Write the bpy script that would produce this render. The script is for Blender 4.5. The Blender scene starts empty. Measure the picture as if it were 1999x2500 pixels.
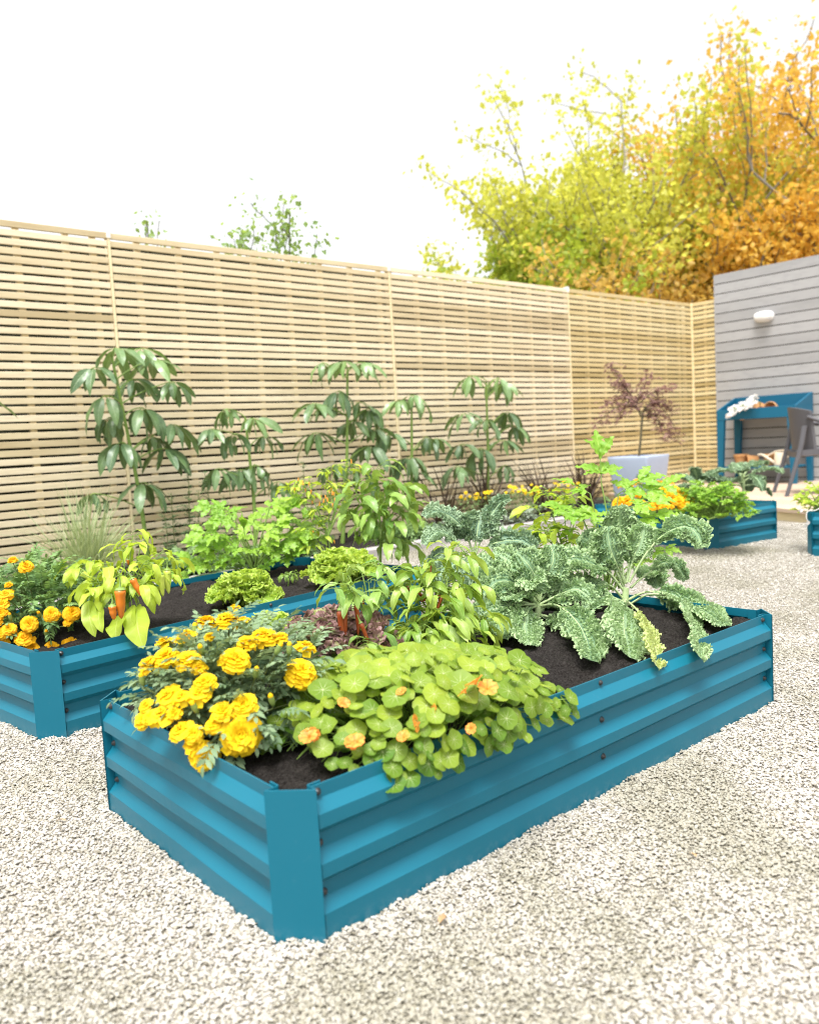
import bpy, math, random
import numpy as np
PI = math.pi
rad = math.radians
S = bpy.context.scene
COL = S.collection
RNG = np.random.default_rng(7)
def V(*a): return np.array(a, float)
def unit(v):
    v = np.asarray(v, float); return v / max(1e-9, np.linalg.norm(v))
# ------------------------------------------------------------------ camera solved from the photograph
CAM = V(-0.6139, -1.0307, 0.7753)
_y, _p, _r = rad(49.2048), rad(-4.9543), rad(-3.1241)
FW = V(math.cos(_y)*math.cos(_p), math.sin(_y)*math.cos(_p), math.sin(_p))
_rt = V(math.sin(_y), -math.cos(_y), 0); _up = np.cross(_rt, FW)
RT = math.cos(_r)*_rt + math.sin(_r)*_up
UP = -math.sin(_r)*_rt + math.cos(_r)*_up
FPX = 2007.68
def ray(px, py): return FW + RT*(px-999.5)/FPX - UP*(py-1250)/FPX
def D(px, py, depth): return CAM + ray(px, py)*depth
def at(px, py, z=None, y=None, x=None):
    d = ray(px, py)
    t = (z-CAM[2])/d[2] if z is not None else (y-CAM[1])/d[1] if y is not None else (x-CAM[0])/d[0]
    return CAM + t*d
def depth(p): return float((np.asarray(p)-CAM) @ FW)

# ------------------------------------------------------------------ mesh builder
class MB:
    def __init__(s): s.v=[]; s.q=[]; s.t=[]; s.a=[]; s.n=0
    def add(s, v, quads=None, tris=None, a=None):
        v = np.asarray(v, float).reshape(-1, 3)
        s.v.append(v)
        if a is None: a = np.zeros((len(v), 3))
        s.a.append(np.broadcast_to(np.asarray(a, float), (len(v), 3)))
        if quads is not None and len(quads): s.q.append(np.asarray(quads, int).reshape(-1, 4)+s.n)
        if tris is not None and len(tris): s.t.append(np.asarray(tris, int).reshape(-1, 3)+s.n)
        s.n += len(v)
    def grid(s, X, A=None, closed=False):
        n, m = X.shape[:2]
        i = np.arange(n-1)[:, None]*m; j = np.arange(m if closed else m-1)[None, :]
        j2 = (j+1) % m
        q = np.stack([i+j, i+j2, i+m+j2, i+m+j], -1).reshape(-1, 4)
        s.add(X.reshape(-1, 3), q, None, None if A is None else A.reshape(-1, 3))
    def box(s, lo, hi, a=(0, 0, 0), f=None):
        x0, y0, z0 = lo; x1, y1, z1 = hi
        v = V(x0,y0,z0, x1,y0,z0, x1,y1,z0, x0,y1,z0, x0,y0,z1, x1,y0,z1, x1,y1,z1, x0,y1,z1).reshape(8, 3)
        if f is not None: v = f(v)
        s.add(v, [(0,3,2,1),(4,5,6,7),(0,1,5,4),(1,2,6,5),(2,3,7,6),(3,0,4,7)], None, a)
    def hexa(s, v, a=(0,0,0)):
        s.add(v, [(0,3,2,1),(4,5,6,7),(0,1,5,4),(1,2,6,5),(2,3,7,6),(3,0,4,7)], None, a)
    def tube(s, pts, r, k=6, a=(0, 0, 0), cap=True):
        P = np.asarray(pts, float); n = len(P)
        r = np.broadcast_to(np.asarray(r, float), (n,)) if np.ndim(r) else np.full(n, float(r))
        T = np.gradient(P, axis=0); T /= np.maximum(1e-9, np.linalg.norm(T, axis=1))[:, None]
        ref = V(0, 0, 1) if abs(T[0][2]) < .9 else V(1, 0, 0)
        N = np.empty_like(P); x = unit(np.cross(T[0], ref))
        for i in range(n):
            x = unit(x - T[i]*(x@T[i])); N[i] = x
        B = np.cross(T, N)
        th = np.arange(k)*2*PI/k
        X = P[:, None] + r[:, None, None]*(np.cos(th)[None, :, None]*N[:, None] + np.sin(th)[None, :, None]*B[:, None])
        A = np.zeros((n, k, 3)); A[:] = a
        A[:, :, 1] = np.linspace(0, 1, n)[:, None]
        s.grid(X, A, True)
        if cap and k >= 3:
            for e, o in ((0, 1), (n-1, 0)):
                c = P[e]; v = np.vstack([X[e], c[None]])
                t = [(i, (i+1) % k, k) if not o else ((i+1) % k, i, k) for i in range(k)]
                s.add(v, None, t, a)
    def lathe(s, prof, k=32, o=(0, 0, 0), ax=None, a=(0,0,0)):
        pr = np.asarray(prof, float); th = np.arange(k)*2*PI/k
        X = np.stack([pr[:, 0, None]*np.cos(th), pr[:, 0, None]*np.sin(th), np.repeat(pr[:, 1, None], k, 1)], -1)
        if ax is not None: X = X @ np.asarray(frame(ax)).T
        A = np.zeros(X.shape); A[:] = a
        s.grid(X+np.asarray(o), A, True)
    def build(s, name, mat, parent=None, smooth=True, at0=None):
        v = np.concatenate(s.v); a = np.concatenate(s.a)
        o = V(0,0,0)
        if at0 is not None: o = np.asarray(at0, float)
        elif parent is not None: o = np.asarray(parent.get('_o', (0,0,0)), float)
        me = bpy.data.meshes.new(name)
        q = np.concatenate(s.q) if s.q else np.zeros((0, 4), int)
        t = np.concatenate(s.t) if s.t else np.zeros((0, 3), int)
        me.vertices.add(len(v)); me.vertices.foreach_set('co', (v-o).astype(np.float32).ravel())
        nl = q.size+t.size
        me.loops.add(nl); me.loops.foreach_set('vertex_index', np.concatenate([q.ravel(), t.ravel()]).astype(np.int32))
        me.polygons.add(len(q)+len(t))
        st = np.concatenate([np.arange(len(q))*4, q.size+np.arange(len(t))*3]).astype(np.int32)
        me.polygons.foreach_set('loop_start', st)
        me.polygons.foreach_set('use_smooth', np.full(len(q)+len(t), smooth))
        at_ = me.attributes.new('luv', 'FLOAT_VECTOR', 'POINT')
        at_.data.foreach_set('vector', a.astype(np.float32).ravel())
        me.update(calc_edges=True); me.validate()
        me.materials.append(mat)
        ob = bpy.data.objects.new(name, me); COL.objects.link(ob)
        if parent is not None:
            ob.parent = parent; ob['_o'] = tuple(o)
        elif at0 is not None: ob.location = o
        return ob
def frame(ax):
    z = unit(ax); r = V(0, 0, 1) if abs(z[2]) < .95 else V(1, 0, 0)
    x = unit(np.cross(r, z)); return np.stack([x, np.cross(z, x), z], 1)
def thing(name, label, cat, loc, group=None):
    o = bpy.data.objects.new(name, None); COL.objects.link(o)
    o.location = tuple(loc); o.empty_display_size = .05
    o['_o'] = tuple(float(c) for c in loc); o['label'] = label; o['category'] = cat
    if group: o['group'] = group
    return o
def tag(o, label, cat, group=None, kind=None):
    o['label'] = label; o['category'] = cat
    if group: o['group'] = group
    if kind: o['kind'] = kind
    return o
def inst(src, parent, pos, nrm=None, sc=1., spin=0.):
    """copy of a part (with its sub-parts) placed at a world position with its z axis along nrm"""
    from mathutils import Matrix
    c = src.copy(); COL.objects.link(c); c.parent = parent
    Fm = frame(nrm if nrm is not None else (0, 0, 1))
    ca, sa = math.cos(spin), math.sin(spin)
    Fm = Fm @ np.array([[ca, -sa, 0], [sa, ca, 0], [0, 0, 1]])
    M = np.eye(4); M[:3, :3] = Fm*sc; M[:3, 3] = np.asarray(pos)-np.asarray(parent['_o'])
    c.matrix_parent_inverse = Matrix.Identity(4)
    c.matrix_basis = Matrix(M.tolist())
    for ch in list(src.children):
        d = ch.copy(); COL.objects.link(d); d.parent = c
    return c

# ------------------------------------------------------------------ materials
def newmat(name):
    m = bpy.data.materials.new(name); m.use_nodes = True
    nt = m.node_tree; nt.nodes.clear()
    return m, nt, nt.nodes, nt.links
def N_(ns, t, **k):
    n = ns.new(t)
    for a, b in k.items(): setattr(n, a, b)
    return n
def mixc(ns, ls, f, a, b, blend='MIX'):
    n = N_(ns, 'ShaderNodeMix', data_type='RGBA', blend_type=blend)
    for k, x in ((0, f), (6, a), (7, b)):
        if isinstance(x, bpy.types.NodeSocket): ls.new(x, n.inputs[k])
        else: n.inputs[k].default_value = x if k == 0 else (*x[:3], 1)
    return n.outputs[2]
def mth(ns, ls, op, a, b=None, c=None, clamp=False):
    n = N_(ns, 'ShaderNodeMath', operation=op); n.use_clamp = clamp
    for k, x in ((0, a), (1, b), (2, c)):
        if x is None: continue
        if isinstance(x, bpy.types.NodeSocket): ls.new(x, n.inputs[k])
        else: n.inputs[k].default_value = x
    return n.outputs[0]
def maprange(ns, ls, v, a, b, c=0., d=1.):
    n = N_(ns, 'ShaderNodeMapRange'); n.interpolation_type = 'SMOOTHSTEP'
    ls.new(v, n.inputs[0])
    for k, x in ((1, a), (2, b), (3, c), (4, d)): n.inputs[k].default_value = x
    return n.outputs[0]
def noise(ns, ls, scale, detail=3, rough=.55, vec=None, out=0):
    n = N_(ns, 'ShaderNodeTexNoise'); n.inputs['Scale'].default_value = scale
    n.inputs['Detail'].default_value = detail; n.inputs['Roughness'].default_value = rough
    if vec is None:
        tc = N_(ns, 'ShaderNodeTexCoord'); vec = tc.outputs['Object']
    ls.new(vec, n.inputs['Vector'])
    return n.outputs[out]
def principled(ns, ls, col, rough=.5, spec=.5, metal=0., normal=None, sheen=0, coat=0):
    b = N_(ns, 'ShaderNodeBsdfPrincipled')
    for k, x in (('Base Color', col), ('Roughness', rough), ('Specular IOR Level', spec), ('Metallic', metal), ('Coat Weight', coat)):
        if isinstance(x, bpy.types.NodeSocket): ls.new(x, b.inputs[k])
        else: b.inputs[k].default_value = (*x[:3], 1) if k == 'Base Color' else x
    if normal is not None: ls.new(normal, b.inputs['Normal'])
    return b
def bump(ns, ls, h, strength=.3, dist=.01):
    n = N_(ns, 'ShaderNodeBump'); n.inputs['Strength'].default_value = strength; n.inputs['Distance'].default_value = dist
    ls.new(h, n.inputs['Height']); return n.outputs[0]
def out(ns, ls, sh):
    o = N_(ns, 'ShaderNodeOutputMaterial'); ls.new(sh, o.inputs['Surface'])
def leafmat(name, c1, c2, edge=None, vein=None, rough=.45, spec=.4, trans=.35, tcol=None, side=9., nscale=25., veinw=.07, edge_at=(.55, 1.), bumpy=.25):
    """c1..c2 varies per leaf; edge = colour of the margin; vein = colour of midrib and side veins"""
    m, nt, ns, ls = newmat(name)
    at_ = N_(ns, 'ShaderNodeAttribute'); at_.attribute_name = 'luv'
    sp = N_(ns, 'ShaderNodeSeparateXYZ'); ls.new(at_.outputs['Vector'], sp.inputs[0])
    u = mth(ns, ls, 'ABSOLUTE', sp.outputs[0]); t = sp.outputs[1]; rnd = sp.outputs[2]
    nz = noise(ns, ls, nscale, 3)
    f = mth(ns, ls, 'ADD', rnd, mth(ns, ls, 'MULTIPLY_ADD', nz, .7, -.35), None, True)
    col = mixc(ns, ls, f, c1, c2)
    if edge is not None:
        e = maprange(ns, ls, mth(ns, ls, 'ADD', u, mth(ns, ls, 'MULTIPLY_ADD', nz, .5, -.25)), *edge_at)
        col = mixc(ns, ls, e, col, edge)
    h = nz
    if vein is not None:
        mid = maprange(ns, ls, u, veinw, veinw*.3)
        w = mth(ns, ls, 'SINE', mth(ns, ls, 'MULTIPLY', mth(ns, ls, 'SUBTRACT', t, mth(ns, ls, 'MULTIPLY', u, .22)), side*2*PI))
        sv = mth(ns, ls, 'MULTIPLY', maprange(ns, ls, w, .86, .99), mth(ns, ls, 'SUBTRACT', 1., u, None, True))
        vm = mth(ns, ls, 'MAXIMUM', mid, mth(ns, ls, 'MULTIPLY', sv, .55))
        col = mixc(ns, ls, mth(ns, ls, 'MULTIPLY', vm, .8), col, vein)
        h = mth(ns, ls, 'SUBTRACT', nz, mth(ns, ls, 'MULTIPLY', vm, .6))
    nrm = bump(ns, ls, h, bumpy, .004)
    p = principled(ns, ls, col, rough, spec, normal=nrm)
    if trans > 0:
        tr = N_(ns, 'ShaderNodeBsdfTranslucent')
        tc = mixc(ns, ls, .55, col, tcol if tcol is not None else (min(1, c2[0]*1.7), min(1, c2[1]*1.5), c2[2]*.7))
        ls.new(tc, tr.inputs[0])
        mx = N_(ns, 'ShaderNodeMixShader'); mx.inputs[0].default_value = trans
        ls.new(p.outputs[0], mx.inputs[1]); ls.new(tr.outputs[0], mx.inputs[2]); out(ns, ls, mx.outputs[0])
    else: out(ns, ls, p.outputs[0])
    return m
def plain(name, c1, c2=None, rough=.5, spec=.5, nscale=30., b=.1, bd=.002, metal=0., detail=4, coat=0, per_rnd=False):
    m, nt, ns, ls = newmat(name)
    nz = noise(ns, ls, nscale, detail)
    f = nz
    if per_rnd:
        at_ = N_(ns, 'ShaderNodeAttribute'); at_.attribute_name = 'luv'
        sp = N_(ns, 'ShaderNodeSeparateXYZ'); ls.new(at_.outputs['Vector'], sp.inputs[0])
        f = mth(ns, ls, 'ADD', sp.outputs[2], mth(ns, ls, 'MULTIPLY_ADD', nz, .5, -.25), None, True)
    col = mixc(ns, ls, f, c1, c2 or c1)
    p = principled(ns, ls, col, rough, spec, metal, bump(ns, ls, nz, b, bd), coat=coat)
    out(ns, ls, p.outputs[0]); return m

M = {}
def wood(name, pale, tan, dark, grain=14.):
    m, nt, ns, ls = newmat(name)
    at_ = N_(ns, 'ShaderNodeAttribute'); at_.attribute_name = 'luv'
    sp = N_(ns, 'ShaderNodeSeparateXYZ'); ls.new(at_.outputs['Vector'], sp.inputs[0])
    tc = N_(ns, 'ShaderNodeTexCoord')
    cb = N_(ns, 'ShaderNodeCombineXYZ')          # luv.x runs along the board: stretch the grain that way
    ls.new(mth(ns, ls, 'MULTIPLY', sp.outputs[0], 1.6), cb.inputs[0]); ls.new(mth(ns, ls, 'MULTIPLY', sp.outputs[2], 37.), cb.inputs[1])
    sx = N_(ns, 'ShaderNodeSeparateXYZ'); ls.new(tc.outputs['Object'], sx.inputs[0])
    ls.new(mth(ns, ls, 'MULTIPLY', sx.outputs[2], grain), cb.inputs[2])
    g = noise(ns, ls, 5., 5, .6, cb.outputs[0])
    big = noise(ns, ls, 1.3, 2, .5, cb.outputs[0])
    f = mth(ns, ls, 'ADD', sp.outputs[2], mth(ns, ls, 'MULTIPLY_ADD', big, .7, -.35), None, True)
    rp = N_(ns, 'ShaderNodeValToRGB'); ls.new(f, rp.inputs[0])
    e = rp.color_ramp.elements; e[0].position = .1; e[0].color = (*pale, 1); e[1].position = .62; e[1].color = (*tan, 1)
    x = e.new(.95); x.color = (*dark, 1)
    col = mixc(ns, ls, mth(ns, ls, 'MULTIPLY', maprange(ns, ls, g, .42, .75), .35), rp.outputs[0], tuple(c*.72 for c in tan))
    p = principled(ns, ls, col, .7, .25, normal=bump(ns, ls, g, .25, .002))
    out(ns, ls, p.outputs[0]); return m
M['slat'] = wood('pale_slat_wood', (.775, .665, .475), (.645, .535, .34), (.47, .37, .21))
M['slat_green'] = wood('yellowish_slat_wood', (.66, .55, .315), (.54, .42, .20), (.38, .285, .12))  # yellower tones for the right-hand panel and the return
M['batten'] = wood('batten_wood', (.80, .68, .43), (.74, .61, .37), (.66, .53, .31))
M['deck'] = wood('deck_wood', (.50, .38, .285), (.43, .32, .235), (.35, .26, .19), 3.)
M['edging'] = wood('weathered_edging', (.44, .42, .40), (.36, .33, .32), (.26, .24, .22), 8.)
M['cladding'] = wood('grey_painted_cladding', (.36, .36, .36), (.33, .33, .33), (.29, .29, .29), 6.)
M['cladback'] = plain('dark_gap', (.03, .028, .02), (.05, .045, .03))
# powder-coated steel with fine orange peel, dust and faint scuffs
def blue(name, c):
    m, nt, ns, ls = newmat(name)
    n1 = noise(ns, ls, 3., 4); n2 = noise(ns, ls, 420., 2); n3 = noise(ns, ls, 60., 5, .7)
    tc = N_(ns, 'ShaderNodeTexCoord'); sx = N_(ns, 'ShaderNodeSeparateXYZ'); ls.new(tc.outputs['Object'], sx.inputs[0])
    col = mixc(ns, ls, n1, tuple(x*.93 for x in c), tuple(x*1.06 for x in c))
    dust = mth(ns, ls, 'MULTIPLY', maprange(ns, ls, n3, .62, .8), .10)
    low = mth(ns, ls, 'MULTIPLY', maprange(ns, ls, mth(ns, ls, 'ADD', sx.outputs[2], mth(ns, ls, 'MULTIPLY', n3, .03)), .055, .012), mth(ns, ls, 'MULTIPLY', maprange(ns, ls, n3, .45, .7), .28))
    col = mixc(ns, ls, mth(ns, ls, 'ADD', mth(ns, ls, 'MULTIPLY', dust, .5), low, None, True), col, (.30, .36, .36))
    ro = maprange(ns, ls, n1, .2, .8, .36, .48)
    p = principled(ns, ls, col, ro, .32, 0., bump(ns, ls, n2, .12, .0006)); out(ns, ls, p.outputs[0]); return m
M['blue'] = blue('blue_powder_coat', (.004, .122, .183))
M['bench'] = blue('blue_bench_paint', (.007, .105, .185))
M['bolt'] = plain('black_bolt', (.012, .012, .013), (.03, .03, .03), .35, .5)
M['plastic'] = plain('grey_resin', (.07, .07, .078), (.095, .095, .105), .5, .4, 160., .5, .003)
M['white'] = plain('white_plastic', (.74, .72, .70), (.78, .77, .75), .4, .4)
M['cream'] = plain('cream_enamel', (.74, .64, .49), (.78, .68, .53), .35, .4)
M['terra'] = plain('terracotta', (.50, .255, .10), (.60, .33, .15), .8, .2, 18., .2, .003)
M['potblue'] = plain('lavender_glazed_pot', (.40, .465, .60), (.43, .495, .63), .35, .45, 6.)
M['bark'] = plain('grey_bark', (.17, .155, .13), (.30, .28, .25), .85, .2, 40., .6, .02)
M['wire'] = plain('white_wire', (.6, .6, .58))
# ------------------------------------------------------------------ leaf geometry
def bez(P, n=12):
    t = np.linspace(0, 1, n)[:, None]; P = [np.asarray(p, float) for p in P]
    while len(P) > 1: P = [(1-t)*P[i] + t*P[i+1] for i in range(len(P)-1)]
    return P[0]
def spline(P, n=20):
    """Catmull-Rom through the points"""
    P = np.asarray(P, float); Q = np.vstack([2*P[0]-P[1], P, 2*P[-1]-P[-2]])
    m = len(P)-1; s = np.linspace(0, m-1e-6, n); i = s.astype(int); f = (s-i)[:, None]
    a, b, c, d = Q[i], Q[i+1], Q[i+2], Q[i+3]
    return .5*((2*b)+(c-a)*f+(2*a-5*b+4*c-d)*f*f+(3*b-a-3*c+d)*f**3)
def droop(p, d, L, ang, n=8, k=1.2):
    d = unit(d); ax = np.cross(d, V(0, 0, 1))
    if np.linalg.norm(ax) < .05: ax = unit(RNG.normal(size=3)*V(1, 1, 0))
    ax = unit(ax); up = np.cross(ax, d)
    t = (np.arange(n-1)+.5)/(n-1); a = ang*t**k
    st = (np.cos(a)[:, None]*d - np.sin(a)[:, None]*up)*(L/(n-1))
    return np.vstack([[p], p+np.cumsum(st, 0)])
def ovate(t): return np.clip(t, 0, 1)**.55*(1-t)**.85*1.9
def lance(t): return np.sin(PI*np.clip(t, 0, 1)**.85)**.9
def ellip(t): return np.sin(PI*np.clip(t, 0, 1)**.92)**.65*(1-.15*t)
def strap(t): return np.clip(np.minimum(1, .55+t*2.5)*(1-t**3.), .0, 1)
def blade(mb, C, ref, W, prof, nW=2, cup=.15, ruf=(), rnd=.5, wave=0., vprof=None):
    n = len(C); T = np.gradient(C, axis=0); T /= np.maximum(1e-9, np.linalg.norm(T, axis=1))[:, None]
    ref = np.broadcast_to(np.asarray(ref, float), (n, 3))
    Sd = np.cross(T, ref); Sd /= np.maximum(1e-6, np.linalg.norm(Sd, axis=1))[:, None]
    # keep the side vector continuous
    for i in range(1, n):
        if Sd[i] @ Sd[i-1] < 0: Sd[i] = -Sd[i]
    Nn = np.cross(Sd, T)
    t = np.linspace(0, 1, n); w = W*prof(t)
    U = np.linspace(-1, 1, 2*nW+1); uu, tt = np.meshgrid(U, t); au = np.abs(uu)
    X = C[:, None] + Sd[:, None]*(uu*w[:, None])[..., None] + Nn[:, None]*(cup*au**1.3*w[:, None])[..., None]
    if wave: X = X + Nn[:, None]*(wave*au*w[:, None]*np.sin(2*PI*(2.3*tt+rnd*3)+(uu > 0)*2.))[..., None]
    for (A, f, pw) in ruf:
        ph = RNG.uniform(0, 6.3, 2); wob = RNG.uniform(.15, .4)
        fi = 2*PI*f*(tt+wob*.08*np.sin(9*tt+ph[0])) + np.where(uu > 0, ph[0], ph[1])
        env = np.clip(np.sin(PI*np.clip(tt, .0, 1)**.7), 0, 1)**.4
        r = A*au**pw*env
        X = X + Nn[:, None]*(r*np.sin(fi))[..., None] + T[:, None]*(.55*r*np.cos(fi*1.0+.6))[..., None] + Sd[:, None]*(np.sign(uu)*.45*r*np.sin(2*fi+1.))[..., None]
    mb.grid(X, np.stack([uu, tt, np.full_like(uu, rnd)], -1))
    return X, T, Sd, Nn
def frill(mb, X, T, Sd, Nn, col, w, amp, wl, rnd, side, lift, t0=.25, edge=.95):
    """a crinkled ruffle sewn along one column of a leaf grid"""
    n = len(X); i0 = int(t0*(n-1)); B = X[i0:, col]
    seg = np.linalg.norm(np.diff(B, axis=0), axis=1); Lg = seg.sum()
    if Lg < 1e-4: return
    cum = np.concatenate([[0], np.cumsum(seg)])/Lg
    m = int(min(260, max(24, Lg/wl*6))); s = np.linspace(0, 1, m)
    I = lambda A: np.stack([np.interp(s, cum, A[:, k]) for k in range(3)], 1)
    b = I(B); tt = np.gradient(b, axis=0); tt /= np.maximum(1e-9, np.linalg.norm(tt, axis=1))[:, None]
    nn = I(Nn[i0:]); sd = I(Sd[i0:])*side
    ph = np.cumsum(2*PI*Lg/wl/m*(1+.45*RNG.normal(size=m))) + RNG.uniform(0, 6)
    lf_ = lift+.45*np.sin(s*RNG.uniform(5, 11)+RNG.uniform(0, 6))
    dr = sd*np.cos(lf_)[:, None]+nn*np.sin(lf_)[:, None]; pr = np.cross(dr, tt)
    ww = w*(.75+.35*np.sin(ph*.37+1.))*np.clip(np.sin(PI*np.clip(s, .03, .97))*3, 0, 1); aa = amp*(.8+.3*np.sin(ph*.23))
    rows = [b-dr*w*.06]
    for q, (k, ka) in enumerate(((.45, .45), (.8, .85), (1., 1.15))):
        rows.append(b+dr*(ww*k)[:, None]+pr*(aa*ka*np.sin(ph))[:, None]+tt*(aa*ka*.7*np.cos(ph+.5))[:, None]+dr*(aa*.25*ka*np.sin(2*ph))[:, None])
    R = np.stack(rows, 1); A = np.zeros(R.shape); A[..., 0] = np.array([.5, .7, .9, 1.])[None]*edge/.95; A[..., 1] = (t0+(1-t0)*s)[:, None]; A[..., 2] = rnd
    mb.grid(R, A)
def rot_about(v, ax, a):
    ax = unit(ax); v = np.asarray(v, float)
    return v*math.cos(a)+np.cross(ax, v)*math.sin(a)+ax*(ax@v)*(1-math.cos(a))
def sph(az, el): return V(math.cos(az)*math.cos(el), math.sin(az)*math.cos(el), math.sin(el))
U_ = lambda a, b: float(RNG.uniform(a, b))
ZUP = V(0, 0, 1)
SOIL = .222

# ================================================================== GROUND, GRAVEL
def gravel_mats():
    m, nt, ns, ls = newmat('gravel_bed')
    tc = N_(ns, 'ShaderNodeTexCoord')
    vo = N_(ns, 'ShaderNodeTexVoronoi'); vo.inputs['Scale'].default_value = 165.; ls.new(tc.outputs['Object'], vo.inputs['Vector'])
    ve = N_(ns, 'ShaderNodeTexVoronoi', feature='DISTANCE_TO_EDGE'); ve.inputs['Scale'].default_value = 165.; ls.new(tc.outputs['Object'], ve.inputs['Vector'])
    sp = N_(ns, 'ShaderNodeSeparateColor'); ls.new(vo.outputs['Color'], sp.inputs[0])
    rp = N_(ns, 'ShaderNodeValToRGB'); ls.new(sp.outputs[0], rp.inputs[0])
    e = rp.color_ramp.elements; e[0].color = (.23, .205, .155, 1); e[1].color = (.50, .465, .415, 1)
    x = e.new(.25); x.color = (.37, .34, .28, 1); x = e.new(.6); x.color = (.44, .405, .355, 1)
    big = noise(ns, ls, 1.7, 4, .6)
    col = mixc(ns, ls, maprange(ns, ls, big, .46, .66, 0., .6), rp.outputs[0], (.28, .26, .175))
    edge = maprange(ns, ls, ve.outputs['Distance'], .0, .12)
    col = mixc(ns, ls, edge, (.20, .18, .135), col)
    p = principled(ns, ls, col, .8, .25, normal=bump(ns, ls, edge, .8, .006)); out(ns, ls, p.outputs[0])
    M['gravel_bed'] = m
    m, nt, ns, ls = newmat('gravel_stone')
    oi = N_(ns, 'ShaderNodeObjectInfo')
    rp = N_(ns, 'ShaderNodeValToRGB'); ls.new(oi.outputs['Random'], rp.inputs[0])
    e = rp.color_ramp.elements; e[0].color = (.17, .15, .11, 1); e[1].color = (.62, .595, .56, 1)
    for pos, c in ((.05, (.27, .245, .19)), (.16, (.37, .342, .288)), (.5, (.43, .402, .354)), (.8, (.49, .46, .415))):
        x = e.new(pos); x.color = (*c, 1)
    ge = N_(ns, 'ShaderNodeNewGeometry')
    big = noise(ns, ls, 1.7, 4, .6, ge.outputs['Position'])
    dust = maprange(ns, ls, big, .45, .64, 0., .65)
    col = mixc(ns, ls, dust, rp.outputs[0], (.27, .255, .19))
    fine = noise(ns, ls, 260., 3, .6, ge.outputs['Position'])
    col = mixc(ns, ls, maprange(ns, ls, fine, .55, .8, 0., .3), col, (.36, .32, .24))
    p = principled(ns, ls, col, .75, .3, normal=bump(ns, ls, fine, .3, .001)); out(ns, ls, p.outputs[0])
    M['stone'] = m
gravel_mats()
g = MB(); g.add([(-90, -90, 0), (110, -90, 0), (110, 120, 0), (-90, 120, 0)], [(0, 1, 2, 3)])
go = tag(g.build('gravel_ground', M['gravel_bed'], smooth=False), 'pale beige gravel ground between the blue raised beds', 'ground', kind='structure')

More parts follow.
